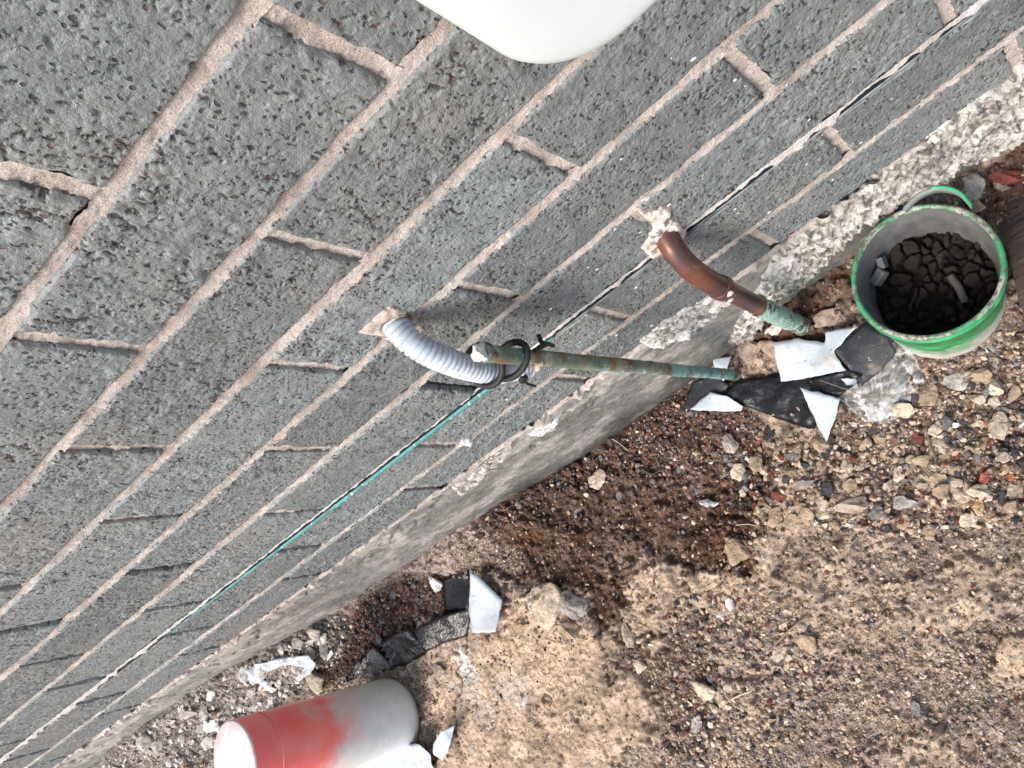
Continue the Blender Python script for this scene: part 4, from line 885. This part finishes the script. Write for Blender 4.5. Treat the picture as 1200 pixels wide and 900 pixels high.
# ================================================================== WHITE CASING ON THE WALL
M_WHT = mat_plain('white_enamel', (.62, .65, .64), .32, nscale=12, c2=(.58, .61, .60), bd=0, spots=[(300, .76, .78, (.6, .62, .6))])
cs = empty('wall_casing', u3(-.6, 0, -.95), 'smooth white casing with rounded corners fixed to the wall above', 'casing')
def round_panel(x0, x1, z0, z1, rad, yb, yf, bev):
    prof = []; 
    for (cx, cz, a0) in ((x1 - rad, z0 + rad, -90), (x1 - rad, z1 - rad, 0), (x0 + rad, z1 - rad, 90), (x0 + rad, z0 + rad, 180)):
        for i in range(13): a = math.radians(a0 + 90 * i / 12); prof.append((cx + rad * math.cos(a), cz + rad * math.sin(a), math.cos(a), math.sin(a)))
    v = []; n = len(prof); lv = [(0, yb)] + [(bev * (1 - math.cos(t)), yf - bev + bev * math.sin(t)) for t in np.linspace(0, math.pi / 2, 7)] + [(bev + .01, yf + .0008)]
    for ins, y_ in lv:
        for (x_, z_, nx_, nz_) in prof: v.append((x_ - nx_ * ins, y_, z_ - nz_ * ins))
    f = [(i * n + k_, i * n + (k_ + 1) % n, (i + 1) * n + (k_ + 1) % n, (i + 1) * n + k_) for i in range(len(lv) - 1) for k_ in range(n)]
    me = bpy.data.meshes.new('casing'); me.from_pydata(v, [], f + [tuple((len(lv) - 1) * n + k_ for k_ in range(n))]); me.polygons.foreach_set('use_smooth', [True] * len(me.polygons))
    bm = bmesh.new(); bm.from_mesh(me); bmesh.ops.recalc_face_normals(bm, faces=bm.faces[:]); bm.to_mesh(me); bm.free(); return me
a = u3(-2.4, 0, -1.065); b_ = u3(1.055, 0, 1.3)
link('cover', round_panel(a[0], b_[0], a[2], b_[2], .040, .012, .066, .012), M_WHT, cs)
link('back_plate', round_panel(a[0] + .006, b_[0] - .006, a[2] + .006, b_[2] - .006, .030, .0005, .012, .001), mat_plain('white_plate', (.75, .77, .76), .5), cs)

# ================================================================== TORN PLASTIC
M_SW = mat_plain('white_sheet', (.47, .52, .57), .4, nscale=35, c2=(.41, .46, .51), bd=.0010, spots=[(45, .55, .72, (.36, .33, .27)), (240, .66, .69, (.14, .11, .08))])
M_SB = mat_plain('black_sheet', (.007, .009, .012), .34, nscale=40, c2=(.014, .015, .017), bd=.0016, spots=[(45, .60, .78, (.045, .040, .034)), (240, .70, .74, (.30, .26, .21))])
M_SB.node_tree.nodes['Principled BSDF'].inputs['Specular IOR Level'].default_value = .25
M_SG = mat_plain('dusty_black_sheet', (.028, .030, .035), .5, nscale=40, c2=(.028, .03, .035), bd=.0012, spots=[(60, .58, .7, (.14, .12, .10)), (210, .68, .72, (.4, .36, .3))])
M_SG.node_tree.nodes['Principled BSDF'].inputs['Specular IOR Level'].default_value = .25
def sheet(name, pts, mat, parent, amp=.002, th=.0004, seed=0, cuts=3, wl_=.03, curl=.007, label=None, shift=(0, 0, 0)):
    """pts: (px, py, height above the ground plane) -> thin crumpled sheet"""
    P = [onz(a, b, h) + np.array(shift) for a, b, h in pts]
    bm = bmesh.new(); vs_ = [bm.verts.new(p.tolist()) for p in P]; bm.faces.new(vs_)
    bmesh.ops.triangulate(bm, faces=bm.faces[:]); 
    bmesh.ops.subdivide_edges(bm, edges=bm.edges[:], cuts=cuts, use_grid_fill=True)
    bmesh.ops.triangulate(bm, faces=bm.faces[:]); bmesh.ops.subdivide_edges(bm, edges=bm.edges[:], cuts=1, use_grid_fill=True)
    bmesh.ops.recalc_face_normals(bm, faces=bm.faces[:]); bm.normal_update()
    if sum(f.normal.z for f in bm.faces) < 0: bmesh.ops.reverse_faces(bm, faces=bm.faces[:])
    x = np.array([v.co.x for v in bm.verts]); y = np.array([v.co.y for v in bm.verts]); d = amp * (fbm(x, y, wl_, seed, 3) + .8 * np.abs(fbm(x, y, wl_ * 1.3, seed + 4, 2)))
    g = gh(x, y) + (.0060 if 'flake' in name or 'peel' in name else .0012)
    cx_, cy_ = x.mean(), y.mean(); rr_ = np.hypot(x - cx_, y - cy_); d = d + curl * (rr_ / (rr_.max() + 1e-9)) ** 2 * np.sin(np.arctan2(y - cy_, x - cx_) * 2 + seed)
    ex_ = .0016 * fbm(x, y, .009, seed + 30, 4, .65); ey_ = .0016 * fbm(x, y, .009, seed + 31, 4, .65); bd_ = np.array([v.is_boundary for v in bm.verts])
    for v, dd, gg, ea, eb, ib in zip(bm.verts, d, g, ex_, ey_, bd_):
        v.co.z = max(v.co.z + dd, gg)
        if ib: v.co.x += ea; v.co.y += eb
    me = bpy.data.meshes.new(name); bm.to_mesh(me); bm.free(); me.polygons.foreach_set('use_smooth', [True] * len(me.polygons))
    o = link(name, me, mat, parent); m_ = o.modifiers.new('thickness', 'SOLIDIFY'); m_.thickness = th; m_.offset = 1
    if label: o['label'] = label
    return o
s1 = empty('torn_membrane', ground_at(900, 465), 'tangled torn black membrane with white folds lying below the copper pipe', 'plastic sheet')
sheet('black_backing', [(838, 472, .012), (862, 448, .016), (900, 440, .018), (938, 436, .022), (990, 430, .022), (1012, 440, .022), (985, 462, .018), (952, 503, .014), (915, 492, .012), (880, 478, .010)], M_SB, s1, .008, seed=1)
sheet('black_flap', [(976, 411, .036), (1012, 378, .040), (1040, 392, .036), (1052, 414, .030), (1030, 436, .026), (1010, 452, .024), (996, 432, .028)], M_SG, s1, .004, seed=2, label='dusty charcoal flap')
sheet('white_face', [(909, 402, .032), (936, 397, .036), (966, 402, .038), (966, 388, .042), (1006, 382, .044), (978, 412, .040), (992, 434, .036), (950, 442, .032), (915, 447, .029)], M_SW, s1, .003, seed=3, label='large white torn face')
sheet('white_fold', [(940, 455, .030), (966, 462, .028), (985, 468, .026), (979, 492, .021), (969, 517, .018), (958, 500, .021)], M_SW, s1, .001, seed=4, label='white triangular fold pointing down')
sheet('black_band', [(945, 444, .026), (1000, 432, .028), (1008, 446, .026), (985, 462, .024), (950, 456, .024)], M_SB, s1, .003, seed=6)
sheet('white_sliver', [(985, 444, .030), (1002, 444, .030), (1004, 452, .029), (992, 452, .029)], M_SW, s1, .001, seed=5)
s2 = empty('torn_membrane', ground_at(835, 470), 'small scrap of white and slate plastic at the foot of the thin green pipe', 'plastic sheet')
sheet('slate_face', [(803, 478, .006), (812, 446, .014), (840, 440, .012), (856, 452, .012), (842, 470, .010), (820, 484, .008)], M_SG, s2, .004, seed=7)
sheet('white_face', [(811, 480, .018), (832, 460, .020), (850, 463, .019), (872, 476, .016), (868, 482, .014), (840, 482, .015)], M_SW, s2, .002, seed=8)
sheet('white_corner', [(836, 420, .022), (858, 417, .022), (851, 436, .020), (846, 452, .018), (840, 438, .019)], M_SW, s2, .002, seed=9)
s3 = empty('torn_membrane', ground_at(540, 720), 'long twisted black plastic strip ending in a bright white folded flap', 'plastic sheet')
sheet('black_end', [(521, 676, .016), (553, 668, .020), (550, 714, .018), (519, 720, .012)], M_SB, s3, .002, seed=10)
sheet('white_flap', [(556, 669, .026), (571, 685, .026), (587, 703, .024), (584, 740, .020), (551, 742, .018), (549, 714, .024)], M_SW, s3, .003, seed=11, label='bright white folded flap')
M_SS = mat_plain('glossy_black_sheet', (.008, .009, .011), .22, nscale=60, c2=(.016, .014, .012), bd=.002, spots=[(50, .60, .72, (.06, .042, .028))])
sheet('black_strip', [(552, 712, .020), (548, 746, .008), (525, 752, .010), (500, 764, .012), (478, 720 + 20, .026), (520, 722, .022)], M_SS, s3, .006, seed=12, wl_=.02)
sheet('strip_fold', [(482, 736, .022), (502, 764, .008), (478, 778, .006), (464, 782, .010), (440, 756, .020), (462, 744, .024)], M_SS, s3, .007, seed=13, wl_=.018)
sheet('strip_end', [(440, 756, .018), (466, 783, .008), (430, 793, .004), (404, 802, .006), (418, 775, .014)], M_SS, s3, .005, seed=14, wl_=.02)
s4 = empty('torn_sheet', ground_at(480, 885), 'crumpled white plastic sheet at the bottom edge beside the painted cylinder', 'plastic sheet')
sheet('white_face', [(415, 915, .010), (432, 885, .014), (470, 872, .020), (492, 872, .022), (505, 884, .018), (508, 900, .014), (500, 930, .010), (440, 950, .008)], M_SW, s4, .006, seed=15, wl_=.02)
sheet('white_curl', [(508, 872, .030), (515, 857, .034), (530, 851, .034), (529, 872, .028), (518, 892, .022), (508, 886, .026)], M_SW, s4, .004, seed=16, wl_=.02)
# peeled strip of white paint on the debris at left
s5 = empty('paint_peeling', ground_at(350, 775), 'curly flake of peeled white paint on the gravel behind the painted cylinder', 'paint flake')
M_FL = mat_plain('paint_flake', (.52, .56, .58), .5, nscale=60)
sheet('flake', [(333, 775, .012), (340, 768, .014), (362, 763, .018), (384, 762, .018), (392, 772, .016), (386, 783, .014), (372, 792, .012), (369, 788, .012), (380, 776, .014), (362, 771, .016), (350, 777, .014), (341, 790, .010), (333, 792, .010)], M_FL, s5, .004, th=.0011, seed=17, wl_=.012, curl=.001, shift=(0, 0, .036))
sheet('flake_tip', [(396, 767, .014), (403, 757, .016), (405, 762, .015), (398, 771, .013)], M_FL, s5, .001, seed=18, curl=.001, shift=(0, 0, .024))
s6 = sheet('paint_peeling', [(319, 797, .04), (324, 790, .042), (323, 800, .04), (330, 806, .04), (322, 811, .04), (316, 806, .04)], M_FL, None, .003, seed=19)
tag(s6, 'tiny scrap of peeled white paint nearest the wall foot', 'paint flake')

# clear plastic wrap: crumpled film
P = gpoly([(1000, 440), (1020, 402), (1045, 388), (1058, 395), (1072, 420), (1084, 445), (1078, 462), (1062, 475), (1056, 486), (1035, 495), (1015, 494), (1005, 482), (990, 470), (978, 452)], .01)
xs = [p[0] for p in P]; ys = [p[1] for p in P]; X3, Y3 = np.meshgrid(np.arange(min(xs) - .005, max(xs) + .005, .0011), np.arange(min(ys) - .005, max(ys) + .005, .0011), indexing='ij')
sdp = polysd(X3, Y3, P) + .004 * fbm(X3, Y3, .03, 3, 3)
th_ = .6; ua = (X3 * math.cos(th_) + Y3 * math.sin(th_)); va = (-X3 * math.sin(th_) + Y3 * math.cos(th_))
wr = np.abs(fbm(ua * .35, va + .4 * fbm(X3, Y3, .05, 8) * .03, .012, 6, 4, .6)); wr2 = np.abs(fbm(ua + va, va * .4, .018, 16, 3))
Z3 = gh(X3.ravel(), Y3.ravel()).reshape(X3.shape) * .0 + .012 + .014 * sstep(0, .02, sdp) - .016 * wr - .010 * wr2 + .003 * fbm(X3, Y3, .05, 31, 2)
Z3 = np.maximum(Z3, gh(X3.ravel(), Y3.ravel()).reshape(X3.shape) + .0015)
v, f, _, _ = prune(np.stack([X3, Y3, Z3], -1).reshape(-1, 3), gridfaces(*X3.shape), (sdp > -.001).ravel())
m, nt, b = newmat('clear_film'); out = nt.nodes['Material Output']; b.inputs['Base Color'].default_value = (.75, .76, .75, 1); b.inputs['Roughness'].default_value = .16
tr = nt.nodes.new('ShaderNodeBsdfTransparent'); tr.inputs[0].default_value = (.93, .92, .90, 1); mx = nt.nodes.new('ShaderNodeMixShader'); pos = nt.nodes.new('ShaderNodeNewGeometry').outputs['Position']
fr = nt.nodes.new('ShaderNodeLayerWeight'); fr.inputs[0].default_value = .35
nt.links.new(math_(nt, 'MINIMUM', math_(nt, 'ADD', math_(nt, 'MULTIPLY', fr.outputs['Facing'], .75), ramp(nt, noise(nt, pos, 90, 4, .7), [(.45, (.10, .10, .10)), (.7, (.42, .42, .42))])), 1.0), mx.inputs[0])
nt.links.new(tr.outputs[0], mx.inputs[1]); nt.links.new(b.outputs[0], mx.inputs[2]); nt.links.new(mx.outputs[0], out.inputs[0])
o = link('plastic_wrap', mesh_np('plastic_wrap', v, f), m); sm = o.modifiers.new('s', 'SOLIDIFY'); sm.thickness = .0003
tag(o, 'crumpled clear plastic wrap lying between the torn membrane and the bucket', 'plastic wrap')

# ================================================================== TWIGS, WIRE
def twig(pts, r, name, label, cat, mat, lift=.003):
    P_ = [ground_at(a, b_) + np.array([0, 0, r + lift]) for a, b_ in pts]; pp_ = spline(P_, 8)
    n = len(pp_); o = link(name, tube(pp_, [r * (1 - .4 * i / n) for i in range(n)], 7), mat); return tag(o, label, cat)
M_TW = mat_plain('dry_twig', (.24, .18, .12), .85, nscale=300); M_TG = mat_plain('pale_straw', (.52, .45, .33), .8, nscale=300)
twig([(903, 762), (916, 748), (932, 733), (950, 719)], .0013, 'twig', 'thin dry twig pointing to the beige stone', 'twig', M_TW)
twig([(1086, 500), (1090, 520), (1097, 538), (1099, 556)], .0010, 'twig', 'thin curved root below the clear plastic wrap', 'twig', M_TW)
twig([(968, 447), (1000, 458), (1025, 466), (1062, 462), (1082, 452)], .0005, 'straw', 'long fine fibre across the clear plastic wrap', 'fibre', M_TW, .022)
twig([(858, 819), (870, 813), (884, 808)], .0011, 'twig', 'short pale twig on the grit near the bottom', 'twig', M_TG)
twig([(864, 615), (878, 614), (888, 616)], .0007, 'straw', 'pale straw on the brown soil above the large tan clod', 'straw', M_TG)
twig([(719, 514), (728, 520), (738, 528)], .0007, 'straw', 'pale straw on the gravel beside the footing', 'straw', M_TG)
twig([(757, 551), (768, 555), (776, 546), (771, 535)], .0015, 'wire_curl', 'little dark curl of wire on the gravel', 'wire', M_BLK)
twig([(1105, 700), (1125, 672), (1145, 645)], .0006, 'straw', 'fine dark stem on the dirt at right', 'straw', M_TW, .0)
